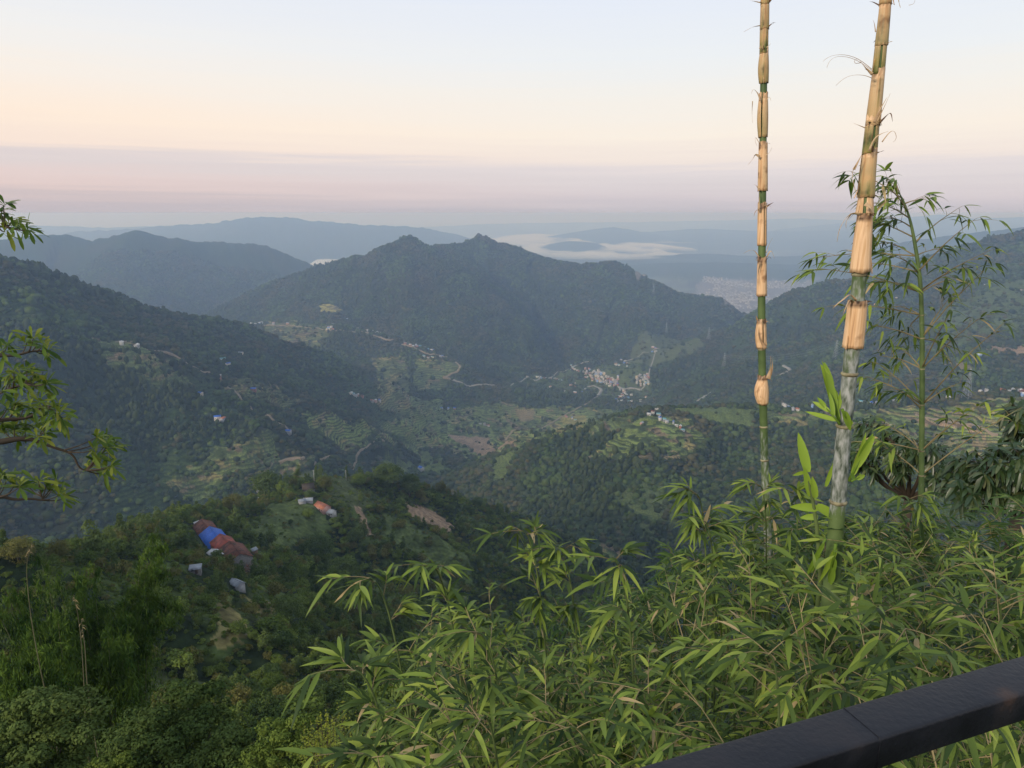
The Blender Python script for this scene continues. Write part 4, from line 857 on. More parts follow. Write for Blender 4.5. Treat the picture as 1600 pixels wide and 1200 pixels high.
class Leaves:
    def __init__(s): s.V = []; s.F = []; s.a = []; s.n = 0
    def add(s, B, Dr, Up, L, W, droop, vary=None, **kw):
        V, F, m = blades(B, Dr, Up, L, W, droop, **kw); n = len(V) // m
        v = np.where(rng.uniform(0, 1, n) < .018, 1.2, rng.uniform(0, .84, n)) if vary is None else np.broadcast_to(np.asarray(vary, float), (n,))
        s.V.append(V); s.F.append(F + s.n); s.a.append(np.repeat(v, m)); s.n += len(V)
    def build(s, name, m, parent=None):
        me = mesh_from(name, np.concatenate(s.V), np.concatenate(s.F), m, np.concatenate(s.a), True)
        o = bpy.data.objects.new(name, me); col.objects.link(o)
        if parent is not None: o.parent = parent
        return o
def blade_mat(name, stops, trans=.25, rough=.45, spec=.18):
    def f(t, b):
        at = N(t, 'ShaderNodeAttribute', attribute_name='vary'); tcn = N(t, 'ShaderNodeTexCoord'); n1 = N(t, 'ShaderNodeTexNoise'); n1.inputs['Scale'].default_value = 6; t.links.new(tcn.outputs['Object'], n1.inputs['Vector'])
        fac = math_node(t, 'ADD', at.outputs['Fac'], math_node(t, 'MULTIPLY_ADD', n1.outputs[0], .3, -.15))
        c = ramp(t, fac, stops); t.links.new(c, b.inputs['Base Color'])
        tr = N(t, 'ShaderNodeBsdfTranslucent'); hs = N(t, 'ShaderNodeMix', data_type='RGBA', blend_type='MULTIPLY'); hs.inputs[0].default_value = 1; hs.inputs[7].default_value = (1.25, 1.2, .5, 1); t.links.new(c, hs.inputs[6]); t.links.new(hs.outputs[2], tr.inputs[0])
        mxs = N(t, 'ShaderNodeMixShader'); mxs.inputs[0].default_value = trans; t.links.new(b.outputs[0], mxs.inputs[1]); t.links.new(tr.outputs[0], mxs.inputs[2]); t.links.new(mxs.outputs[0], t.nodes['Material Output'].inputs[0])
    return mat(name, rough=rough, spec=spec, setup=f)
M_blade = blade_mat('bamboo_leaf_mat', [(0, (.022, .046, .014, 1)), (.3, (.066, .108, .024, 1)), (.65, (.165, .235, .040, 1)), (.93, (.31, .37, .070, 1)), (1.0, (.42, .32, .16, 1))])
M_blade_dark = blade_mat('shaded_leaf_mat', [(0, (.022, .055, .014, 1)), (.6, (.060, .110, .022, 1)), (1, (.115, .17, .035, 1))])  # rear ranks: the thicket's inner shade put into a darker leaf colour
M_shoot = blade_mat('young_shoot_mat', [(0, (.14, .24, .03, 1)), (1, (.30, .42, .06, 1))], .35)
M_walnut = blade_mat('whorl_leaf_mat', [(0, (.045, .09, .018, 1)), (.5, (.11, .18, .030, 1)), (1, (.24, .26, .045, 1))], .35)
M_loquat = blade_mat('glossy_leaf_mat', [(0, (.020, .045, .016, 1)), (.6, (.045, .080, .026, 1)), (1, (.14, .15, .055, 1))], .12, .38, .5)
M_twig = mat('twig_mat', **noisy((.30, .24, .12), .4, 8)); M_twig_g = mat('green_twig_mat', **noisy((.10, .14, .045), .3, 8)); M_dry = mat('dry_sheath_mat', **noisy((.55, .40, .24), .3, 12, .8, (.33, .21, .12)))

M_brown = mat('withered_mat', **noisy((.16, .09, .055), .4, 12, .9))
def culm_setup(t, b):
    at = N(t, 'ShaderNodeAttribute', attribute_name='vary'); tcn = N(t, 'ShaderNodeTexCoord')
    mp_ = N(t, 'ShaderNodeMapping'); mp_.inputs['Scale'].default_value = (70, 70, 24); t.links.new(tcn.outputs['Object'], mp_.inputs[0])
    n1 = N(t, 'ShaderNodeTexNoise'); n1.inputs['Scale'].default_value = 1; n1.inputs['Detail'].default_value = 6; t.links.new(mp_.outputs[0], n1.inputs['Vector'])
    n2 = N(t, 'ShaderNodeTexNoise'); n2.inputs['Scale'].default_value = 9; n2.inputs['Detail'].default_value = 6; t.links.new(tcn.outputs['Object'], n2.inputs['Vector'])
    g = ramp(t, n2.outputs[0], [(.3, (.050, .085, .028, 1)), (.7, (.115, .165, .055, 1))])
    f = math_node(t, 'ADD', at.outputs['Fac'], math_node(t, 'MULTIPLY_ADD', n1.outputs[0], 1.1, -.55)); f2 = math_node(t, 'MULTIPLY_ADD', f, 2.2, -.6, clamp=True)
    pw = ramp(t, n1.outputs[0], [(.32, (.05, .065, .045, 1)), (.47, (.17, .19, .16, 1)), (.64, (.33, .34, .32, 1))])
    m_ = N(t, 'ShaderNodeMix', data_type='RGBA'); t.links.new(f2, m_.inputs[0]); t.links.new(g, m_.inputs[6]); t.links.new(pw, m_.inputs[7]); t.links.new(m_.outputs[2], b.inputs['Base Color'])
M_culm = mat('bamboo_culm_mat', rough=.5, spec=.3, setup=culm_setup); M_ring = mat('node_ring_mat', **noisy((.30, .27, .16), .4, 30, .8, (.10, .08, .05)))
def sheath_setup(t, b):
    at = N(t, 'ShaderNodeAttribute', attribute_name='vary'); tcn = N(t, 'ShaderNodeTexCoord')
    mp_ = N(t, 'ShaderNodeMapping'); mp_.inputs['Scale'].default_value = (85, 85, 3); t.links.new(tcn.outputs['Object'], mp_.inputs[0])
    n1 = N(t, 'ShaderNodeTexNoise'); n1.inputs['Scale'].default_value = 1; n1.inputs['Detail'].default_value = 7; t.links.new(mp_.outputs[0], n1.inputs['Vector'])
    n3 = N(t, 'ShaderNodeTexNoise'); n3.inputs['Scale'].default_value = 14; n3.inputs['Detail'].default_value = 5; t.links.new(tcn.outputs['Object'], n3.inputs['Vector'])
    c = ramp(t, n1.outputs[0], [(.22, (.22, .11, .06, 1)), (.40, (.56, .33, .16, 1)), (.56, (.74, .50, .29, 1)), (.75, (.50, .29, .15, 1))])
    gr = ramp(t, n3.outputs[0], [(.35, (.085, .11, .03, 1)), (.55, (.24, .20, .06, 1)), (.7, (.42, .25, .09, 1))])
    k = math_node(t, 'MULTIPLY_ADD', math_node(t, 'ADD', at.outputs['Fac'], math_node(t, 'MULTIPLY_ADD', n1.outputs[0], .8, -.4)), 2.0, -.5, clamp=True)
    m_ = N(t, 'ShaderNodeMix', data_type='RGBA'); t.links.new(k, m_.inputs[0]); t.links.new(c, m_.inputs[6]); t.links.new(gr, m_.inputs[7])
    sp = ramp(t, n3.outputs[0], [(.28, (.35, .25, .2, 1)), (.42, (1, 1, 1, 1))]); m2 = N(t, 'ShaderNodeMix', data_type='RGBA', blend_type='MULTIPLY'); m2.inputs[0].default_value = .8; t.links.new(m_.outputs[2], m2.inputs[6]); t.links.new(sp, m2.inputs[7])
    br_ = math_node(t, 'MULTIPLY', at.outputs['Fac'], -1.5, clamp=True); m4 = N(t, 'ShaderNodeMix', data_type='RGBA'); m4.inputs[7].default_value = (.10, .055, .03, 1); t.links.new(br_, m4.inputs[0]); t.links.new(m2.outputs[2], m4.inputs[6])
    t.links.new(m4.outputs[2], b.inputs['Base Color'])
    bu = N(t, 'ShaderNodeBump'); bu.inputs['Distance'].default_value = .002; t.links.new(n1.outputs[0], bu.inputs['Height']); t.links.new(bu.outputs[0], b.inputs['Normal'])
M_sheath = mat('culm_sheath_mat', rough=.55, spec=.25, setup=sheath_setup)

class Culm:
    """a bamboo culm given by points of its axis, with helpers to read the axis by height in the photograph"""
    def __init__(s, px, D, bottom_extra=None):
        s.D = D; s.P = np.array([P(a, b, D) for a, b, r in px]); s.py = np.array([b for a, b, r in px], float)
        s.r = np.array([r / 2.0 / FPX * D * .90 for a, b, r in px])     # given width in photo pixels
    def at(s, py):
        return np.array([np.interp(py, s.py[::-1] if s.py[0] > s.py[-1] else s.py, (s.P[::-1] if s.py[0] > s.py[-1] else s.P)[:, k]) for k in range(3)])
    def rad(s, py): return float(np.interp(py, s.py[::-1] if s.py[0] > s.py[-1] else s.py, s.r[::-1] if s.py[0] > s.py[-1] else s.r))
def smooth_path(pts, n):
    pts = np.asarray(pts, float); u = np.linspace(0, 1, len(pts)); q = np.linspace(0, 1, n); out = np.array([np.interp(q, u, pts[:, k]) for k in range(pts.shape[1])]).T
    for _ in range(int(n / len(pts)) + 1): out[1:-1] = (out[:-2] + 2 * out[1:-1] + out[2:]) / 4
    return out
def make_culm(root, c, nodes, powder, mats=M_culm, nseg=60):
    z0 = ground_z(c.P[0][0], c.P[0][1]) - .25; base = np.array((c.P[0][0], c.P[0][1], z0))
    pts = np.vstack((base, c.P)); rr = np.concatenate(([c.r[0] * 1.08], c.r)); arr = smooth_path(np.column_stack((pts, rr)), nseg)
    pyv = []
    for p in arr: pyv.append(proj(*p[:3])[1])
    pyv = np.array(pyv); pw = np.interp(pyv, [q[0] for q in powder], [q[1] for q in powder])
    b = MB(); b.tube(arr[:, :3], arr[:, 3], 20, attr=pw); o = b.build('culm', mats, root, smooth=True)
    for py in nodes:
        p = c.at(py); r = c.rad(py); ax = nrm(c.at(py - 8) - c.at(py + 8)); g = MB()
        g.tube([p - ax * r * .35, p - ax * r * .12, p + ax * r * .05, p + ax * r * .2], [r * 1.0, r * 1.16, r * 1.13, r * 1.0], 20); g.build('node_ring', M_ring, o, smooth=True)
    return o
def make_sheath(root, c, y0, y1, k0=1.28, k1=1.05, green=0.0, gap=.9, turn=0.0, flare=.0, torn=.12, bulge=0.0, label=None):
    """dry culm sheath: an open tube wrapped round the culm from photo height y0 (lower) to y1 (upper)"""
    na, nl = 26, 14; V = []; at = []
    fr = c.at(y1) - c.at(y0); ax = nrm(fr); u = nrm(np.cross(ax, (0, 1, 0))); w = nrm(np.cross(ax, u))
    for i in range(nl):
        f = i / (nl - 1); py = y0 + (y1 - y0) * f; p = c.at(py); r = c.rad(py)
        for j in range(na):
            a = turn + gap / 2 + (2 * math.pi - gap * .4) * j / (na - 1); e = (j / (na - 1)) * .14
            rr = r * (k0 + (k1 - k0) * f + e + flare * (1 - f) ** 4 + bulge * math.sin(math.pi * min(f * 1.1, 1)) * (1 + .6 * math.cos(a)))
            top = torn * np.linalg.norm(fr) * (.5 + .5 * noise(np.array([a * 2.1 + y0]), np.array([.3]))[0]) * (1 if i == nl - 1 else 0)
            bot = -.03 * np.linalg.norm(fr) * noise(np.array([a * 1.7 + y0]), np.array([4.3]))[0] * (1 if i == 0 else 0)
            V.append(p + rr * (math.cos(a) * u + math.sin(a) * w) + ax * (top + bot)); at.append(np.clip(green * (1.3 - .6 * f), 0, 1) - (1.0 if i >= nl - 2 else 0) * rng.uniform(.2, .8) - (.5 if i == 0 else 0) * rng.uniform(0, 1))
    V = np.array(V); F = [(i * na + j, i * na + j + 1, (i + 1) * na + j + 1, (i + 1) * na + j) for i in range(nl - 1) for j in range(na - 1)]
    b = MB(); b.add(V, F, 0, np.array(at)); o = b.build('sheath', M_sheath, root, smooth=True)
    sd = o.modifiers.new('thickness', 'SOLIDIFY'); sd.thickness = .0012; sd.offset = 1
    for k in range(int(rng.integers(2, 5))):          # frayed, withered strips at the upper edge
        a = rng.uniform(0, 6.28); r = c.rad(y1); e = math.cos(a) * u + math.sin(a) * w; q0 = c.at(y1 + 3) + e * r * 1.12; ln = r * rng.uniform(1.0, 4.2)
        q1 = q0 + (e * rng.uniform(.25, .8) + ax * rng.uniform(.1, .8)) * ln * .6; q2 = q1 + (e * rng.uniform(.1, .9) + ax * rng.uniform(-1.0, .5)) * ln * .6
        ribbon(root, [q0, q1, q2], r * rng.uniform(.18, .55), .0006, m=(M_dry, M_brown)[int(rng.integers(0, 2))], curl=rng.uniform(.3, 1.1))
    if rng.uniform() < .6:                             # a loose flap standing off the lower edge
        a = rng.uniform(0, 6.28); r = c.rad(y0); e = math.cos(a) * u + math.sin(a) * w; ln = np.linalg.norm(fr) * rng.uniform(.25, .55)
        ribbon(root, [c.at(y0) + ax * ln + e * r * 1.2, c.at(y0) + ax * ln * .5 + e * r * 1.35, c.at(y0) - ax * ln * .05 + e * r * rng.uniform(1.5, 2.0)], r * .7, r * .25, m=M_sheath, curl=.25)
    return o
def ribbon(root, pts, w0, w1, name='sheath_blade', m=None, n=14, curl=.4, attr=0.0):
    """withered strip that curls as it goes"""
    p = smooth_path(np.array(pts, float), n); tg = nrm(np.gradient(p, axis=0)); ph = np.linspace(0, 3.0 * curl, n) + rng.uniform(0, 1)
    side = nrm(np.cross(tg, (0, 1, .2))); up = np.cross(side, tg); ww = np.interp(np.linspace(0, 1, n), [0, .3, 1], [w0, w0 * .75, w1])[:, None] / 2
    d = side * np.cos(ph)[:, None] + up * np.sin(ph)[:, None]; V = np.concatenate((p - d * ww, p + up * ww * .4, p + d * ww)); F = [(k * n + i, k * n + i + 1, (k + 1) * n + i + 1, (k + 1) * n + i) for k in range(2) for i in range(n - 1)]
    b = MB(); b.add(V, F, 0, attr); o = b.build(name, m or M_dry, root, smooth=True); sd = o.modifiers.new('thickness', 'SOLIDIFY'); sd.thickness = .0008; return o
def pp(D, *pts): return [P(a, b, D + (c[0] if c else 0)) for a, b, *c in pts]

# ---- thick right culm
cR = Culm([(1291, 1000, 29), (1296, 950, 28), (1302, 880, 27), (1309, 790, 25), (1317, 690, 24), (1322, 640, 23.5), (1330, 560, 23), (1337, 500, 22), (1343, 430, 21), (1350, 350, 19.5), (1356, 270, 17.5), (1365, 180, 15.5), (1374, 100, 13.5), (1382, 20, 12.5), (1388, -60, 12), (1396, -180, 12)], 3.05)
big = empty('giant_bamboo', (0, 0, 0)); tag(big, 'thickest bamboo stem, leaning right, with a powdery grey middle and tan sheaths above', 'bamboo')
make_culm(big, cR, [968, 783, 664, 583, 428], [(-200, .1), (430, .25), (470, .55), (545, .55), (600, .85), (760, .95), (786, .75), (800, .05), (1000, .0), (1200, 0)])
make_sheath(big, cR, 543, 470, 1.24, 1.20, 0, turn=3.4, torn=.03, flare=.03, gap=.5); make_sheath(big, cR, 425, 334, 1.26, 1.0, 0, turn=3.0, torn=.04, flare=.03, bulge=.05, gap=.4)
make_sheath(big, cR, 308, 236, 1.22, 1.10, .5, turn=-.6, torn=.10, gap=.7); make_sheath(big, cR, 196, 112, 1.16, 1.08, .42, turn=3.2, torn=.12, gap=.5); make_sheath(big, cR, 116, 66, 1.14, 1.1, .6, turn=1, torn=.1)
make_sheath(big, cR, 72, 4, 1.20, 1.06, .45, turn=3.0, torn=.1, gap=.5); make_sheath(big, cR, 8, -70, 1.2, 1.05, .4, turn=3.5)
make_sheath(big, cR, 240, 190, 1.14, 1.1, .65, turn=1.2, torn=.3); make_sheath(big, cR, 334, 306, 1.25, 1.0, .05, turn=.8, torn=.25)
D = 2.98
for a, b_ in ((((1338, 470), (1328, 458), (1322, 465), (1308, 475), (1301, 482)), .012), (((1345, 335), (1330, 332), (1318, 345), (1310, 362), (1308, 378)), .012), (((1330, 334), (1322, 346), (1322, 356)), .010), (((1352, 318), (1362, 325), (1366, 338)), .016), (((1338, 258), (1330, 270), (1337, 300), (1342, 312)), .010), (((1334, 265), (1342, 250), (1348, 238)), .010), \
             (((1358, 236), (1366, 215), (1378, 208), (1388, 205)), .007), (((1378, 222), (1390, 205), (1398, 203), (1402, 216), (1396, 222)), .004), (((1366, 192), (1374, 172), (1386, 152)), .010), (((1370, 190), (1380, 170), (1391, 146)), .006), (((1352, 200), (1342, 196), (1334, 193)), .004), \
             (((1363, 116), (1352, 106), (1344, 96)), .012), (((1362, 108), (1340, 90), (1315, 84), (1295, 88), (1286, 96)), .0018), (((1362, 110), (1338, 92), (1310, 86), (1296, 94), (1292, 106)), .0014), (((1362, 122), (1350, 117), (1330, 117), (1316, 124), (1306, 134)), .0022), (((1368, 50), (1366, 36), (1364, 32)), .004), (((1345, 98), (1336, 100), (1334, 94), (1340, 92)), .0018), (((1404, 0), (1406, 8), (1407, 12)), .006), (((1420, 8), (1428, 6), (1430, -2)), .0016)):
    q = pp(D, *a); ribbon(big, q, b_, .0008, curl=.5)
# yellow green shoots springing from the nodes
def shoot(root, D, base, tip, w, n=4, spread=.12, L=None, name='young_shoot'):
    p0, p1 = P(*base, D), P(*tip, D + .05); ln = np.linalg.norm(p1 - p0); ax = (p1 - p0) / ln; b = MB(); b.tube([p0, p0 + ax * ln * .35, p0 + ax * ln * .6], [w * .22, w * .18, w * .1], 8); s = b.build(name, M_shoot, root, smooth=True)
    lv = Leaves(); k = np.arange(n); f = .12 + .5 * k / max(n - 1, 1); B = p0 + ax * (f * ln)[:, None]; Dr = ax + rng.normal(0, spread, (n, 3)); Dr[:, 0] += np.where(k % 2 == 0, -1, 1) * spread
    Dr = nrm(Dr); lv.add(B, Dr, (0, -1, .3), (1 - f) * ln * rng.uniform(.95, 1.1, n), w, .03, prof='shoot', fold=.5); lv.build('leaf_blade', M_shoot, s); return s
shoot(big, 3.0, (1312, 664), (1287, 566), .028, 5, .07); shoot(big, 2.95, (1312, 662), (1276, 620), .02, 4, .3); shoot(big, 2.92, (1316, 640), (1328, 668), .030, 2, .05); shoot(big, 3.0, (1312, 664), (1306, 600), .016, 3, .1)
shoot(big, 3.05, (1326, 752), (1364, 678), .030, 4, .05); shoot(big, 3.0, (1330, 752), (1352, 742), .02, 3, .3); shoot(big, 2.95, (1306, 850), (1296, 910), .03, 3, .08); shoot(big, 2.9, (1290, 842), (1262, 895), .022, 3, .2)
# broad curling young leaves on a side shoot
side = empty('bamboo_shoot', (0, 0, 0)); tag(side, 'bright yellow green young shoot with broad blades between the two bamboo stems', 'bamboo shoot')
s0 = P(1270, 775, 3.1); gz_ = ground_z(s0[0], s0[1]); b = MB(); b.tube([(s0[0] + .1, s0[1], gz_ - .2), P(1282, 900, 3.1), P(1276, 820, 3.1), P(1268, 770, 3.1), P(1258, 735, 3.1)], [.012, .010, .009, .007, .004], 8); b.build('stem', M_twig_g, side, smooth=True)
lv = Leaves()
def blade_px(lv, D, a, b2, w, vary=.6, droop=.06, up=(0, -1, .35), prof='shoot', fold=.35):
    p0, p1 = P(a[0], a[1], D), P(b2[0], b2[1], D + rng.uniform(-.04, .04)); lv.add(p0, p1 - p0, up, np.linalg.norm(p1 - p0), w, droop, vary=vary, prof=prof, fold=fold)
for a, b2, w in (((1262, 738), (1244, 672), .042), ((1266, 775), (1256, 726), .034), ((1278, 795), (1234, 786), .036), ((1276, 790), (1322, 816), .040), ((1278, 808), (1250, 806), .028), ((1256, 738), (1238, 742), .016), ((1290, 760), (1304, 716), .02), ((1274, 778), (1268, 742), .03)): blade_px(lv, 3.1, a, b2, w)
lv.build('leaf_blade', M_shoot, side)

# ---- slim left culm
cL = Culm([(1203, 950, 13), (1201, 880, 13.5), (1198, 800, 13.5), (1194, 700, 13), (1192, 620, 12.5), (1190, 540, 12), (1190, 450, 12), (1191, 350, 11.5), (1192, 250, 11), (1193, 150, 10.5), (1194, 60, 10), (1196, -40, 9.5), (1199, -180, 8)], 4.6)
slim = empty('giant_bamboo', (0, 0, 0)); tag(slim, 'slimmer upright bamboo stem on the left with curling dry sheaths', 'bamboo')
make_culm(slim, cL, [868, 718, 666, 806, 545], [(-200, .0), (650, .05), (700, .35), (770, .5), (800, .1), (830, .55), (880, .5), (900, 0)])
for y0, y1, g, tu in ((631, 588, .0, 1.2), (544, 500, 0, .2), (462, 404, 0, 2.4), (383, 320, .15, .4), (298, 226, .3, 2.0), (214, 148, .42, -.4), (130, 78, .5, 2.6), (84, 40, .6, .6), (46, 2, .5, 2), (8, -50, .5, 1)):
    make_sheath(slim, cL, y0, y1, rng.uniform(1.14, 1.26), rng.uniform(1.04, 1.16), g, turn=tu + 1.2, gap=.5, torn=.10, bulge=.55 if y0 == 631 else (.25 if y0 in (544, 214, 130) else 0))
D = 4.55
for a, b_ in ((((1200, 592), (1204, 575), (1204, 556)), .030), (((1202, 590), (1207, 575), (1206, 558)), .018), (((1196, 545), (1186, 528), (1182, 505)), .022), (((1197, 540), (1195, 522), (1193, 505)), .015), (((1183, 500), (1181, 492), (1184, 500)), .016), (((1186, 402), (1180, 392), (1172, 390), (1162, 396)), .008), (((1198, 402), (1204, 390), (1208, 396), (1210, 404)), .007), (((1197, 395), (1202, 380), (1207, 372)), .004),
              (((1188, 410), (1184, 430), (1184, 445)), .016), (((1187, 245), (1180, 240), (1176, 250), (1169, 257)), .014), (((1196, 243), (1203, 238), (1206, 230)), .005), (((1187, 225), (1180, 212), (1180, 222), (1183, 228)), .004), (((1188, 158), (1184, 145), (1177, 138), (1174, 146)), .008), (((1176, 158), (1175, 175), (1176, 192)), .005), (((1198, 156), (1202, 150), (1205, 158)), .005),
              (((1188, 40), (1176, 42), (1162, 50)), .006), (((1188, 4), (1178, 2), (1172, 1)), .006), (((1190, 35), (1188, 20)), .006), (((1198, 74), (1204, 68)), .008), (((1187, 76), (1188, 70)), .01), (((1187, 298), (1182, 290), (1178, 288)), .009), (((1198, 322), (1205, 322)), .006), (((1188, 325), (1180, 330), (1178, 338)), .008), (((1186, 330), (1186, 310), (1187, 300)), .012)):
    if len(a) == 2: a = (a[0], ((a[0][0] + a[1][0]) / 2 + 1, (a[0][1] + a[1][1]) / 2), a[1])
    ribbon(slim, pp(D, *a), b_, .001, curl=.6)

# ---- sprays: twig with fans of hanging blades
def spray(tw, lv, p0, d0, length, nl, L, W, droop=.35, vary=None, sag=.22, rad=.0020, tip_fan=3):
    """a drooping twig from p0 along d0 with nl alternate blades and a fan at the tip"""
    d0 = nrm(d0); n = 8; t = np.linspace(0, 1, n); side = nrm(np.cross(d0, (0, 0, 1.0)) + 1e-6)
    pts = p0 + d0 * (length * t)[:, None]; pts[:, 2] -= sag * length * t ** 2; pts = pts + side * (rng.normal(0, .08) * length * t ** 2)[:, None]
    tw.tube(pts, np.linspace(rad, rad * .35, n), 4, cap=False)
    tg = nrm(np.gradient(pts, axis=0)); f = np.sort(np.concatenate((rng.uniform(.25, .92, max(nl - tip_fan, 0)), np.full(tip_fan, 1.0)))); m = len(f)
    B = np.array([np.interp(f, t, pts[:, k]) for k in range(3)]).T; T = nrm(np.array([np.interp(f, t, tg[:, k]) for k in range(3)]).T)
    s = np.where(np.arange(m) % 2 == 0, 1, -1) * rng.uniform(.25, .95, m); s[-tip_fan:] = np.linspace(-.75, .75, tip_fan) if tip_fan > 1 else 0
    S = nrm(np.cross(T, (0, 0, 1.0)) + 1e-6); Dr = nrm(T + S * s[:, None] + np.array((0, 0, -1)) * rng.uniform(-.25, .65, m)[:, None] + rng.normal(0, .20, (m, 3)))
    sc = rng.uniform(.62, 1.12, m); lv.add(B, Dr, np.array((0, -.35, 1.0)) + rng.normal(0, .25, (m, 3)), L * sc, W * sc * rng.uniform(.85, 1.15, m), droop * rng.uniform(.3, 1.5, m), vary=vary)
    return pts
def arch(p0, p1, lift, n=22):
    t = np.linspace(0, 1, n)[:, None]; c = np.array((p0[0] * .62 + p1[0] * .38, p0[1] * .62 + p1[1] * .38, max(p0[2], p1[2]) + lift)); return (1 - t) ** 2 * p0 + 2 * t * (1 - t) * c + t * t * p1
def bamboo_plant(tip, D, label, group=None, lift=.35, nb=12, L=.14, W=.02, r0=.008, spread=.42, base_off=(0.25, .15), m=None, leaf_from=.38, name='bamboo_plant', dark=0.0):
    root = empty(name, (0, 0, 0)); tag(root, label, 'bamboo', group); T = P(tip[0], tip[1], D); bx, by = T[0] + base_off[0], T[1] + base_off[1]; b0 = np.array((bx, by, ground_z(bx, by) - .2))
    pts = arch(b0, T, lift); b = MB(); b.tube(pts, np.linspace(r0, .0022, len(pts)), 7); b.build('culm', M_twig_g, root, smooth=True)
    tw, lv = MB(), Leaves(); q = np.linspace(leaf_from, .97, nb)
    for f in q:
        i = f * (len(pts) - 1); i0 = int(i); p = pts[i0] + (pts[min(i0 + 1, len(pts) - 1)] - pts[i0]) * (i - i0); tg = nrm(pts[min(i0 + 1, len(pts) - 1)] - pts[max(i0 - 1, 0)])
        for k in range(rng.integers(2, 4) if f < .75 else 1):
            a = rng.uniform(0, 6.28); d = nrm(tg * .55 + np.array((math.cos(a), math.sin(a), rng.uniform(0, .9)))); ln = spread * rng.uniform(.35, 1.0) * (1.25 - .55 * f)
            pt = spray(tw, lv, p, d, ln, rng.integers(6, 11), L * rng.uniform(.75, 1.1), W)
            j = rng.integers(3, 6); spray(tw, lv, pt[j], nrm(d + rng.normal(0, .5, 3)), ln * .5, rng.integers(4, 7), L * .92, W)
    spray(tw, lv, pts[-2], nrm(pts[-1] - pts[-3]), .16, 5, L, W, tip_fan=2)
    tw.build('twigs', M_twig, root); lv.build('foliage', m or M_blade, root)
    return root
# plants that show their tips against the valley (tip pixel, distance)
TIPS = [((812, 832), 2.9, .55, 'bamboo sprig rising highest left of centre against the gully'), ((868, 858), 3.0, .45, 'thin bamboo sprig just right of the highest left one'), ((668, 885), 2.7, .4, 'bamboo sprig arching over at upper left of the thicket'),
        ((572, 905), 2.5, .4, 'leftmost upright bamboo sprig of the thicket'), ((548, 1050), 2.0, .3, 'bamboo branch reaching furthest left with long hanging leaves'), ((560, 1180), 1.8, .25, 'bamboo branch at the bottom left corner of the thicket'),
        ((955, 878), 2.3, .3, 'branch with five large drooping leaves left of the slim stem'), ((1085, 772), 3.3, .25, 'branch of hanging leaves reaching left before the slim stem'), ((1098, 815), 3.2, .2, 'lower branch of hanging leaves left of the slim stem'),
        ((1185, 760), 3.9, .3, 'leafy bamboo sprig behind the slim stem'), ((1235, 770), 3.8, .3, 'leafy bamboo sprig between the two stems'), ((740, 990), 2.2, .4, 'bamboo sprig in the left middle of the thicket'), ((1420, 780), 4.4, .35, 'bamboo sprig at the foot of the leafy thin stem')]
for tip, D, lift, lb in TIPS:
    bamboo_plant(tip, D, lb, 'bamboo sprigs along the top edge of the thicket', lift * .22, nb=5, spread=.17, leaf_from=.66, L=.13, W=.0165)
EDGE_X = [520, 545, 570, 640, 700, 800, 860, 930, 985, 1050, 1100, 1180, 1300, 1400, 1500, 1600, 1750]; EDGE_Y = [1130, 1040, 930, 900, 905, 905, 935, 950, 900, 860, 830, 800, 800, 790, 800, 790, 780]
BI = []
for row, (Dm, n_, L_, W_, m_) in enumerate(((6.6, 20, .14, .022, M_blade_dark), (5.2, 17, .125, .017, M_blade_dark), (4.2, 21, .118, .015, M_blade), (3.3, 23, .115, .0145, M_blade), (2.5, 22, .112, .0145, M_blade), (1.95, 15, .115, .015, M_blade))):
    for k in range(n_):
        lo_x = [900, 860, 700, 600, 570, 560][row]; px = lo_x + (1700 - lo_x) * (k + rng.uniform(.1, .9)) / n_; e = np.interp(px, EDGE_X, EDGE_Y); D = Dm * rng.uniform(.88, 1.12)
        py = e + [45, 14, 60, 130, 205, 275][row] * rng.uniform(.6, 1.35) + 12; 
        if row >= 4 and px > 1100: py = max(py, e + 150)
        lb = ['hindmost', 'most distant visible', 'further', 'middle', 'nearer', 'nearest'][row]
        o = bamboo_plant((px, py), D, 'x', 'leafy bamboo stems crowding the %s rank of the thicket' % lb, lift=rng.uniform(.0, .14), nb=11, spread=rng.uniform(.34, .5), L=L_, W=W_, m=m_, base_off=(rng.uniform(-.3, .5), rng.uniform(-.1, .5)), leaf_from=.30)
        BI.append((px, o, 'leafy bamboo stem', 'in the %s rank of the thicket' % lb))
ordinal_labels(BI, '')

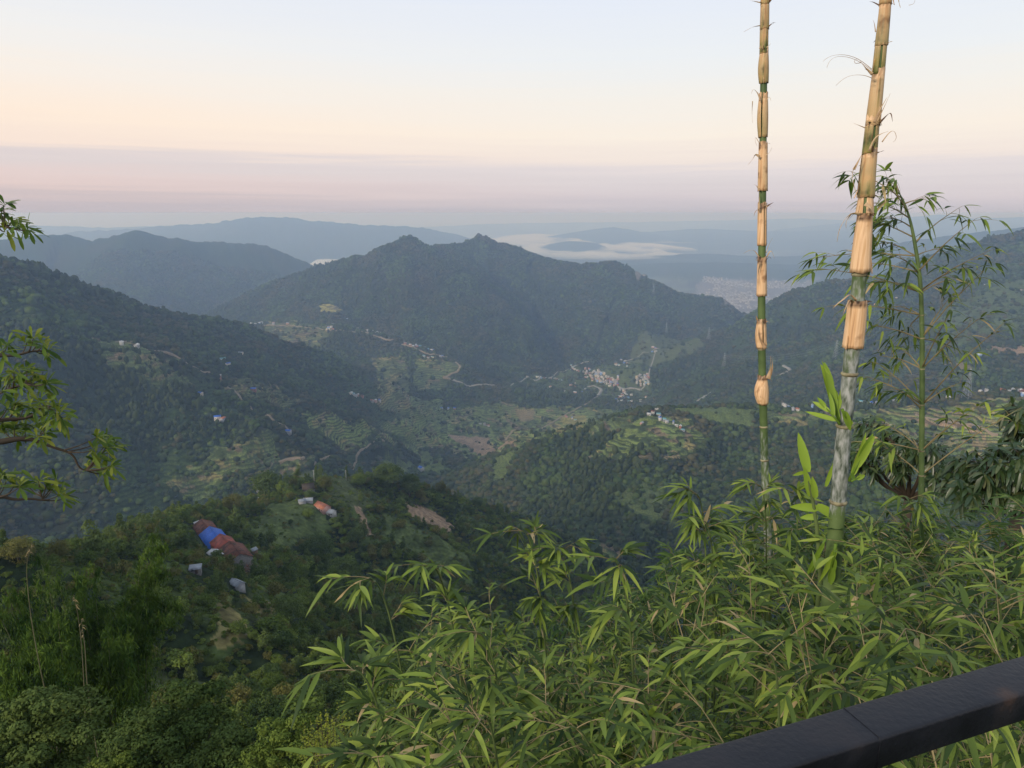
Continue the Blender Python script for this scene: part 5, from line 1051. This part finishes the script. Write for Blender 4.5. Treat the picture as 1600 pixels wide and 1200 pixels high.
# ---- thin leafy bamboo on the right
cT = Culm([(1440, 820, 8.5), (1440, 700, 8), (1441, 600, 7.5), (1441, 520, 7), (1439, 450, 6), (1433, 400, 5.5), (1424, 350, 4), (1414, 318, 2.5), (1404, 300, 1.5)], 5.0)
thin = empty('leafy_bamboo', (0, 0, 0)); tag(thin, 'thin green bamboo with open leafy branches right of the thickest stem', 'bamboo')
z_ = make_culm(thin, cT, [742, 704, 632, 576, 528, 492, 456, 420], [(0, .1), (900, .15)])
BR = [((1441, 704), (1392, 668), 3), ((1441, 704), (1335, 690), 4), ((1440, 704), (1490, 662), 2), ((1441, 640), (1388, 600), 3), ((1441, 632), (1360, 590), 4), ((1441, 632), (1500, 598), 3), ((1441, 632), (1560, 512), 4), ((1441, 632), (1372, 568), 2), ((1440, 576), (1375, 556), 4), ((1440, 576), (1400, 540), 4), ((1440, 576), (1484, 490), 3), ((1441, 576), (1520, 505), 4), ((1440, 530), (1362, 508), 4), ((1440, 530), (1470, 540), 4), ((1440, 528), (1535, 425), 5),
      ((1440, 528), (1480, 470), 3), ((1438, 492), (1300, 478), 3), ((1438, 492), (1392, 478), 6), ((1438, 492), (1415, 520), 5), ((1436, 456), (1285, 420), 3), ((1436, 456), (1380, 440), 5), ((1436, 456), (1500, 420), 4), ((1436, 456), (1545, 392), 4), ((1434, 425), (1345, 410), 5), ((1434, 425), (1395, 400), 6), ((1434, 425), (1520, 345), 3), ((1430, 400), (1280, 402), 3), ((1430, 400), (1370, 375), 6), ((1428, 380), (1498, 325), 3), ((1426, 370), (1362, 345), 5),
      ((1424, 355), (1395, 340), 6), ((1420, 340), (1370, 318), 5), ((1418, 330), (1385, 292), 4), ((1414, 318), (1440, 312), 4), ((1412, 312), (1330, 268), 3), ((1404, 302), (1398, 282), 4), ((1441, 704), (1520, 640), 3), ((1440, 742), (1590, 640), 3), ((1440, 742), (1385, 700), 4), ((1440, 456), (1475, 440), 4), ((1430, 400), (1460, 390), 4)]
lv = Leaves()
for k, (a, b2, nt_) in enumerate(BR):
    nt_ = nt_ + (3 if a[1] < 470 and b2[0] < 1440 else 1)
    p0 = P(*a, 5.0); p1 = P(*b2, 5.0 + rng.uniform(-.45, .45)); mid = (p0 + p1) / 2 + np.array((0, 0, .05 * np.linalg.norm(p1 - p0))); pts = smooth_path([p0, mid, p1], 12); tw = MB(); tw.tube(pts, np.linspace(.0048, .0014, 12), 5)
    for j in range(nt_ + 1):
        i = min(11, int(4 + 8 * (j + rng.uniform(.2, .9)) / (nt_ + 1))); d = nrm(p1 - p0) * .7 + rng.normal(0, .45, 3); spray(tw, lv, pts[i], d, rng.uniform(.05, .14), int(rng.integers(2, 5)), .105, .018, droop=.4, rad=.0014, tip_fan=2)
    spray(tw, lv, pts[-1], p1 - pts[-3], .05, 3, .10, .017, droop=.5, rad=.0013, tip_fan=3); tw.build('branch', M_twig, thin)
lv.build('foliage', M_blade, thin)
# ---------------------------------------------------------------- branches of the tree at the left edge
def whorl(lv, p, d, n, L, W, droop, prof='obovate', hang=.0, vary=None):
    d = nrm(d); u = nrm(np.cross(d, (0.3, .2, 1))); w = np.cross(d, u); a = np.arange(n) * 6.283 / n + rng.uniform(0, 1, n) * .6; k = rng.uniform(.5, 1.5, n)
    Dr = nrm(d * rng.uniform(.1, .8, n)[:, None] + (u * np.cos(a)[:, None] + w * np.sin(a)[:, None]) * k[:, None] + np.array((0, 0, -hang)))
    lv.add(p + rng.normal(0, .006, (n, 3)), Dr, np.array((0, -.4, 1.0)) + rng.normal(0, .2, (n, 3)), L * rng.uniform(.65, 1.15, n), W * rng.uniform(.8, 1.1, n), droop * rng.uniform(.4, 1.4, n), prof=prof, vary=vary)
DL = 4.2
lt = empty('leafy_tree', (0, 0, 0)); tag(lt, 'tree at the left edge reaching in with whorls of yellow green leaves', 'tree')
tx = P(-420, 700, DL + .3); gz_ = ground_z(tx[0], tx[1])
b = MB(); b.tube(smooth_path([(tx[0] + .3, tx[1], gz_ - .3), (tx[0], tx[1], gz_ * .5), tx, P(-400, 300, DL + .3), P(-380, 60, DL)], 24), np.linspace(.13, .05, 24), 10); b.build('trunk', M_bark, lt, smooth=True)
LB = [ # limb pixels, leaf cluster pixels
    ([(-410, 640), (-200, 590), (-60, 556), (0, 556), (25, 556), (50, 548), (80, 548)], [(5, 548), (12, 540), (42, 536), (52, 528), (58, 534), (66, 540), (76, 548), (70, 552), (-20, 550)], 5),
    ([(-400, 700), (-200, 690), (-60, 695), (0, 692), (22, 686), (48, 684), (66, 693), (92, 702), (108, 706), (118, 714), (120, 728), (130, 737), (148, 734)], [(150, 684), (158, 690), (170, 686), (180, 694), (165, 700), (146, 704), (152, 712), (168, 732), (160, 740), (172, 728), (150, 722), (140, 732)], 6),
    ([(-400, 680), (-150, 640), (-40, 622), (0, 615), (20, 605), (50, 598)], [(4, 610), (16, 590), (22, 582), (34, 588), (42, 578), (52, 586), (60, 596), (72, 600), (66, 604), (30, 600), (12, 600), (46, 604), (-15, 600)], 7),
    ([(-400, 690), (-150, 670), (-30, 660), (10, 655), (40, 655), (58, 645), (66, 632), (82, 636)], [(10, 640), (24, 632), (20, 648), (36, 640), (50, 636), (62, 628), (78, 640), (88, 642), (94, 650), (70, 648), (6, 660), (30, 656), (84, 632), (100, 654)], 7),
    ([(22, 686), (42, 690), (60, 684), (72, 670), (78, 658)], [(70, 676), (66, 668), (40, 676), (22, 670), (52, 668), (8, 676), (30, 682), (60, 682)], 5),
    ([(-400, 760), (-150, 800), (-30, 795), (0, 772), (20, 782), (50, 778), (70, 784), (60, 768)], [(4, 742), (10, 752), (24, 756), (2, 760), (60, 752), (72, 756), (82, 764), (92, 774), (100, 780), (70, 766), (46, 762), (86, 752), (30, 762)], 6),
    ([(-400, 500), (-200, 420), (-60, 370), (-10, 356), (15, 352)], [(5, 320), (2, 330), (14, 352), (24, 358), (34, 356), (42, 360), (8, 362), (18, 346), (-10, 340)], 5)]
for limb, cl, n_ in LB:
    pts = smooth_path([P(a, b_, DL + (.3 if a < -100 else 0)) for a, b_ in limb], 30); br = MB(); br.tube(pts, np.interp(np.linspace(0, 1, 30), [0, .5, 1], [.026, .008, .003]) if limb[0][0] < -100 else np.linspace(.005, .0025, 30), 7); lv = Leaves()
    for a, b_ in cl:
        p = P(a, b_, DL + rng.uniform(-.18, .22)); i = int(np.argmin(np.linalg.norm(pts - p, axis=1))); i = max(i - 2, 0)
        br.tube(smooth_path([pts[i], (pts[i] + p) / 2 + np.array((0, 0, -.012)), p], 6), np.linspace(.004, .002, 6), 5)
        whorl(lv, p, (p - pts[i]) + np.array((.05, -.02, .05)), 10, .088, .018, .25)
    o = br.build('branch', M_bark, lt, smooth=True); lv.build('leaves', M_walnut, o)

# ---------------------------------------------------------------- glossy broadleaf trees at the right edge
def drooper(D, spots, n_, trunk_px, lb, L=.125, W=.032, sp=.35):
    t = empty('glossy_tree', (0, 0, 0)); tag(t, lb, 'tree', 'glossy drooping leaved trees at the right'); tp = P(trunk_px[0], trunk_px[1], D + .6); gz_ = ground_z(tp[0], tp[1])
    b = MB(); b.tube(smooth_path([(tp[0], tp[1], gz_ - .3), (tp[0], tp[1], (gz_ + tp[2]) / 2), tp], 12), np.linspace(.10, .05, 12), 9); b.build('trunk', M_bark, t, smooth=True)
    br, lv = MB(), Leaves()
    for px, py, r in spots:
        c = P(px, py, D + rng.uniform(-sp, sp)); br.tube(smooth_path([tp, (tp + c) / 2 + np.array((0, 0, -.1)), c], 8), np.linspace(.03, .008, 8), 6); R_ = r / FPX * D
        for k in range(int(n_ * 1.5)):
            q = rng.normal(0, 1, 3); q /= np.linalg.norm(q); p = c + q * R_ * rng.uniform(.35, 1.05) * (1, 1.3, .85); br.tube([c, p], [.005, .003], 4, cap=False)
            whorl(lv, p, q * (1, 1, .5) + (0, 0, .25), 9, L, W, .5, 'oval', hang=.55)
    br.build('branches', M_bark, t); lv.build('leaves', M_loquat, t)
drooper(8.5, [(1365, 668, 22), (1345, 690, 20), (1395, 690, 24), (1425, 690, 18), (1355, 722, 18), (1330, 706, 12), (1400, 725, 20), (1450, 705, 22), (1480, 718, 24), (1470, 745, 20)], 12, (1420, 780), 'glossy dark tree crown behind the foot of the leafy thin stem')
drooper(7.0, [(1510, 730, 26), (1545, 725, 26), (1580, 715, 28), (1610, 720, 30), (1530, 760, 26), (1570, 755, 28), (1610, 765, 30), (1500, 765, 20), (1640, 700, 30)], 14, (1590, 800), 'large glossy leaved tree crown at the right edge of the picture')
drooper(7.6, [(1592, 645, 16), (1610, 650, 22), (1600, 672, 14), (1640, 660, 30)], 12, (1680, 780), 'small glossy leaf cluster cut by the right edge above the larger crown')

# ---------------------------------------------------------------- tall bamboo grove at lower left
M_grove = mat('grove_leaf_mat', **leaf_setup((.022, .055, .010), (.120, .190, .030), .25, .15)); M_gculm = mat('grove_culm_mat', **noisy((.16, .17, .08), .4, .5)); M_pale = mat('pale_culm_mat', **noisy((.16, .15, .08), .35, .8))
def grove_clump(px, py_top, D, W_px, lean, lb, n_c=16, cards=7000):
    top = P(px, py_top, D); bx, by = top[0] - lean * 3.0, top[1]; g0 = ground_z(bx, by); t = empty('bamboo_clump', (bx, by, g0)); tag(t, lb, 'bamboo', 'tall bamboo clumps of the grove at lower left')
    H = top[2] - g0; Rw = W_px / FPX * D / 2; cb = MB(); C, Nn, va = [], [], []
    for k in range(n_c):
        a = rng.uniform(0, 6.28); r = math.sqrt(rng.uniform(0, 1)); e = np.array((math.cos(a) * r * Rw + lean * 3.0 * 1.0, math.sin(a) * r * Rw * .9, H * rng.uniform(.80, 1.02) * (1 - .16 * r))); s = np.array((math.cos(a), math.sin(a), 0)) * r * .8
        tt = np.linspace(0, 1, 16)[:, None]; ctl = s * 1.3 + np.array((lean * .8, 0, H * 1.02)); pts = (1 - tt) ** 2 * s + 2 * tt * (1 - tt) * (ctl * (1, 1, .82)) + tt * tt * e; cb.tube(pts, np.linspace(.06, .012, 16), 5)
        m = int(cards * 1.9) // n_c; f = rng.uniform(.12, 1, m) ** .8; B = np.array([np.interp(f, tt[:, 0], pts[:, q]) for q in range(3)]).T; cl_ = np.floor(f * 12 + k * .37); ang = (cl_ * 2.4 + k) % 6.28 + rng.normal(0, .38, m); rad = np.abs(rng.normal(0, 1, m)) * .85 * (1.1 - .55 * f)
        off = np.stack((np.cos(ang) * rad, np.sin(ang) * rad, -.42 * rad + rng.normal(0, .22, m)), 1); C.append(B + off); Nn.append(nrm(off + (0, 0, .2)) * .6 + rng.normal(0, .5, (m, 3))); va.append(np.clip(.42 + .42 * np.sin(cl_ * 1.9 + k * 2) + .25 * (off[:, 2] + .4) + rng.normal(0, .1, m), 0, 1))
    C = np.concatenate(C); Nn = nrm(np.concatenate(Nn)); n = len(C); dn = nrm(np.array((0, 0, -1.0)) + rng.normal(0, .45, (n, 3))); sd = nrm(np.cross(dn, Nn)); L = rng.uniform(.28, .65, n)[:, None]; w = rng.uniform(.022, .045, n)[:, None]
    V = np.stack((C - dn * L * .5, C + sd * w, C + dn * L * .5, C - sd * w), 1).reshape(-1, 3); F = np.arange(4 * n).reshape(n, 4)
    cb.build('culms', M_gculm, t, smooth=True); o = bpy.data.objects.new('foliage', mesh_from('foliage', V, F, M_grove, np.repeat(np.concatenate(va), 4))); col.objects.link(o); o.parent = t
for a in [(228, 796, 62, 80, 1.5, 'tall dark feathery bamboo clump leaning right beside the farm row', 18, 9500), (190, 905, 58, 90, .4, 'bamboo clump below and in front of the right leaning one', 14, 7000), (120, 862, 60, 100, 0, 'feathery bamboo clump in the centre of the grove', 16, 8000),
          (62, 838, 66, 90, -.3, 'bamboo clump left of the grove centre', 14, 7000), (10, 868, 58, 90, -.5, 'bamboo clump cut by the left edge of the picture', 14, 7000), (90, 925, 50, 90, .2, 'nearer bamboo clump in the left part of the grove', 12, 6000), (155, 960, 50, 80, .1, 'nearer bamboo clump in the middle of the grove', 12, 6000), (20, 960, 46, 90, 0, 'nearer low bamboo clump at the left edge', 12, 6000)]:
    grove_clump(*a)
for k, (pts, lb) in enumerate(((((84, 1140), (66, 1060), (52, 990), (44, 930), (40, 880), (50, 850)), 'pale bare bamboo pole bending left in front of the grove'), (((134, 1170), (132, 1080), (128, 1010), (122, 960), (116, 935)), 'pale bare bamboo pole standing left of the other short pole'), (((136, 1080), (133, 1010), (127, 968)), 'short pale bare pole right of the taller one in the grove'))):
    q = pp(44 - k, *pts); g = ground_z(q[0][0], q[0][1]); b = MB(); b.tube(smooth_path([np.array((q[0][0], q[0][1], min(g, q[0][2]) - .5))] + q, 26), np.linspace(.035, .012, 26), 7); t = empty('bare_bamboo_pole', (0, 0, 0)); tag(t, lb, 'bamboo pole', 'pale bare bamboo poles of the grove'); b.build('pole', M_pale, t, smooth=True)
    lv = Leaves()
    for j in range(9): p = q[-1] * (1 - j / 14) + q[-2] * (j / 14); lv.add(p, rng.normal(0, 1, 3) * (.6, .5, .3) + (0, 0, .2), (0, -1, .2), .3, .06, .9)
    lv.build('withered_blades', M_twig, t)

# ---------------------------------------------------------------- shrubs close under the viewpoint
def leafy_shrub(px, py, D, R_, H_, lb, m, leaf=.06, n=9000, lobes=34, name='leafy_shrub', g=None):
    p = P(px, py, D); gz_ = ground_z(p[0], p[1]); t = empty(name, (p[0], p[1], gz_)); tag(t, lb, 'shrub', g); top = p[2] - gz_
    me_ = crown_mesh('crown', m, n, lobes, leaf, 'ragged', .35); o = bpy.data.objects.new('crown', me_); col.objects.link(o); o.parent = t; o.scale = (R_, R_, H_); o.location = (0, 0, max(top - H_ * 1.45, 0))
    b = MB()
    for k in range(4): a = k * 1.6; b.tube([(0, 0, -.4), (.2 * math.cos(a), .2 * math.sin(a), top * .4), (.55 * R_ * math.cos(a), .55 * R_ * math.sin(a), top * .85)], [.10, .07, .02], 6)
    b.build('stems', M_bark, t)
leafy_shrub(265, 1112, 30, 3.0, 2.6, 'large dark leafy tree top at the bottom left of centre', M_leaf_dark, .030, 30000, 110)
leafy_shrub(330, 1180, 26, 2.4, 2.0, 'dark leafy tree top cut by the bottom edge near the left', M_leaf_dark, .032, 20000, 90)
leafy_shrub(25, 1120, 26, 2.4, 2.2, 'dark bushy tree top in the bottom left corner', M_leaf_dark, .032, 20000, 90)
leafy_shrub(150, 1195, 28, 1.2, 1.0, 'low green bush at the bottom edge beside bare soil', M_leaf, .045, 6000, 40)
leafy_shrub(430, 1150, 24, 1.7, 1.6, 'pale leaved bush left of the upright yellow green shrub', M_leaf, .035, 16000, 80)
ys = empty('upright_shrub', (0, 0, 0)); tag(ys, 'upright yellow green shrub of leafy wands at the bottom edge', 'shrub'); lv = Leaves(); st = MB()
M_yel = blade_mat('yellow_shrub_mat', [(0, (.06, .11, .015, 1)), (.6, (.14, .20, .022, 1)), (1, (.26, .29, .03, 1))], .3)
for k in range(75):
    px = rng.uniform(465, 600); D = rng.uniform(12, 14.5); py = 1095 + abs(px - 535) * .55 + rng.uniform(0, 45); tp = P(px, py, D); b0 = P(535 + (px - 535) * .5, 1300, D); pts = smooth_path([b0, (b0 + tp) / 2 + rng.normal(0, .06, 3), tp], 16); st.tube(pts, np.linspace(.012, .003, 16), 4, cap=False)
    n = 60; f = rng.uniform(.25, 1, n); B = np.array([np.interp(f, np.linspace(0, 1, 16), pts[:, q]) for q in range(3)]).T; lv.add(B, rng.normal(0, 1, (n, 3)) * (1, 1, .4) + (0, 0, .5), (0, 0, 1), .055, .026, .2, vary=np.clip(f * 1.1 + rng.normal(0, .15, n), 0, 1), prof='oval')
b0 = P(535, 1300, 13.2); st.tube([(b0[0], b0[1], ground_z(b0[0], b0[1]) - .3), b0], [.06, .04], 7); st.build('stems', M_bark, ys); lv.build('foliage', M_yel, ys)
# ---------------------------------------------------------------- iron handrail in the right foreground
def rail_setup(t, b):
    tcn = N(t, 'ShaderNodeTexCoord'); n1 = N(t, 'ShaderNodeTexNoise'); n1.inputs['Scale'].default_value = 14; n1.inputs['Detail'].default_value = 8; t.links.new(tcn.outputs['Object'], n1.inputs['Vector'])
    n2 = N(t, 'ShaderNodeTexNoise'); n2.inputs['Scale'].default_value = 160; n2.inputs['Detail'].default_value = 3; t.links.new(tcn.outputs['Object'], n2.inputs['Vector'])
    c = ramp(t, n1.outputs[0], [(.30, (.004, .004, .006, 1)), (.55, (.008, .009, .013, 1)), (.68, (.016, .015, .018, 1)), (.76, (.05, .03, .022, 1))]); t.links.new(c, b.inputs['Base Color'])
    r = math_node(t, 'MULTIPLY_ADD', n1.outputs[0], .40, .25); t.links.new(r, b.inputs['Roughness'])
    bu = N(t, 'ShaderNodeBump'); bu.inputs['Distance'].default_value = .0012; bu.inputs['Strength'].default_value = .7; t.links.new(math_node(t, 'ADD', n2.outputs[0], math_node(t, 'MULTIPLY', n1.outputs[0], 2.0)), bu.inputs['Height']); t.links.new(bu.outputs[0], b.inputs['Normal'])
M_rail = mat('black_iron_mat', rough=.45, spec=.32, setup=rail_setup)
def plane_hit(px, py, h):
    a, b_, c = ray(px, py); D = h / -c; return np.array((a * D, b_ * D, -h))
RH = .50
fa, fm, fb = plane_hit(1030, 1187, RH), plane_hit(1310, 1099, RH), plane_hit(1600, 1022, RH); na_, nb_ = plane_hit(1240, 1200, RH), plane_hit(1600, 1082, RH)
d = nrm(fb - fa); wdt = abs(np.cross((na_ - fa)[:2], d[:2])) ; print('rail width', wdt, abs(np.cross((nb_ - fa)[:2], d[:2])))
railing = empty('iron_railing', (0, 0, 0)); tag(railing, 'black iron handrail crossing the lower right corner', 'railing')
def bar(p, q, w, h, name):
    d = nrm(q - p); s = np.array((d[1], -d[0], 0)); L = np.linalg.norm(q - p); r = .004; b = MB(); prof = []
    for cx, cz, a0 in ((w - r, -r, 0), (r, -r, 90), (r, -h + r, 180), (w - r, -h + r, 270)):
        for k in range(4): a = math.radians(a0 + 30 * k); prof.append((cx + r * math.cos(a), cz + r * math.sin(a)))
    n = len(prof); V = []
    for f in np.linspace(0, 1, 10):
        for x_, z_ in prof: V.append(p + d * L * f + s * x_ + np.array((0, 0, z_)))
    F = [(i * n + j, i * n + (j + 1) % n, (i + 1) * n + (j + 1) % n, (i + 1) * n + j) for i in range(9) for j in range(n)] + [tuple(range(n))[::-1], tuple(9 * n + j for j in range(n))]
    b.add(np.array(V), F); return b.build(name, M_rail, railing, smooth=False)
d = nrm(fb - fa); j_ = fa + d * np.dot(fm - fa, d); e0 = fa - d * 1.0; e1 = fb + d * 1.3; WR, HRr = .049, .038
bar(e0, e1, WR, HRr, 'handrail')
wb = MB(); d = nrm(fb - fa); s = np.array((d[1], -d[0], 0)); wb.tube([j_ + s * f * WR + np.array((0, 0, .0002)) for f in np.linspace(.03, .97, 12)] + [j_ + s * (WR + .0003) + np.array((0, 0, z)) for z in (-.006, -.02, -.034)], [.0005 + .0002 * math.sin(k * 2.1) for k in range(15)], 6); wb.build('weld_seam', M_rail, railing, smooth=True)
for q in (e0 + d * .05, e1 - d * .05):
    pz = MB(); c = q + s * WR / 2; pz.box((c[0], c[1], (-RH - HRr + -1.75) / 2), (.03, .03, 1.75 - RH - HRr), math.atan2(d[1], d[0])); pz.build('post', M_rail, railing)
# ---------------------------------------------------------------- haze: one box of even air, round camera and ground
hb = MB(); hb.box((0, 0, (HAZE_TOP - 1000) / 2), (150000, 150000, 1000 + HAZE_TOP))
M_haze = bpy.data.materials.new('haze_mat'); M_haze.use_nodes = True; t = M_haze.node_tree; t.nodes.clear()
pv = N(t, 'ShaderNodeVolumePrincipled'); ou = N(t, 'ShaderNodeOutputMaterial'); t.links.new(pv.outputs[0], ou.inputs['Volume'])
pv.inputs['Color'].default_value = (.48, .66, 1.0, 1); pv.inputs['Density'].default_value = 1.35e-4; pv.inputs['Anisotropy'].default_value = 0.45
pv.inputs['Absorption Color'].default_value = (1, 1, 1, 1)
haze = hb.build('haze', M_haze); tag(haze, 'thin blue morning haze filling the valleys', 'haze', kind='stuff')
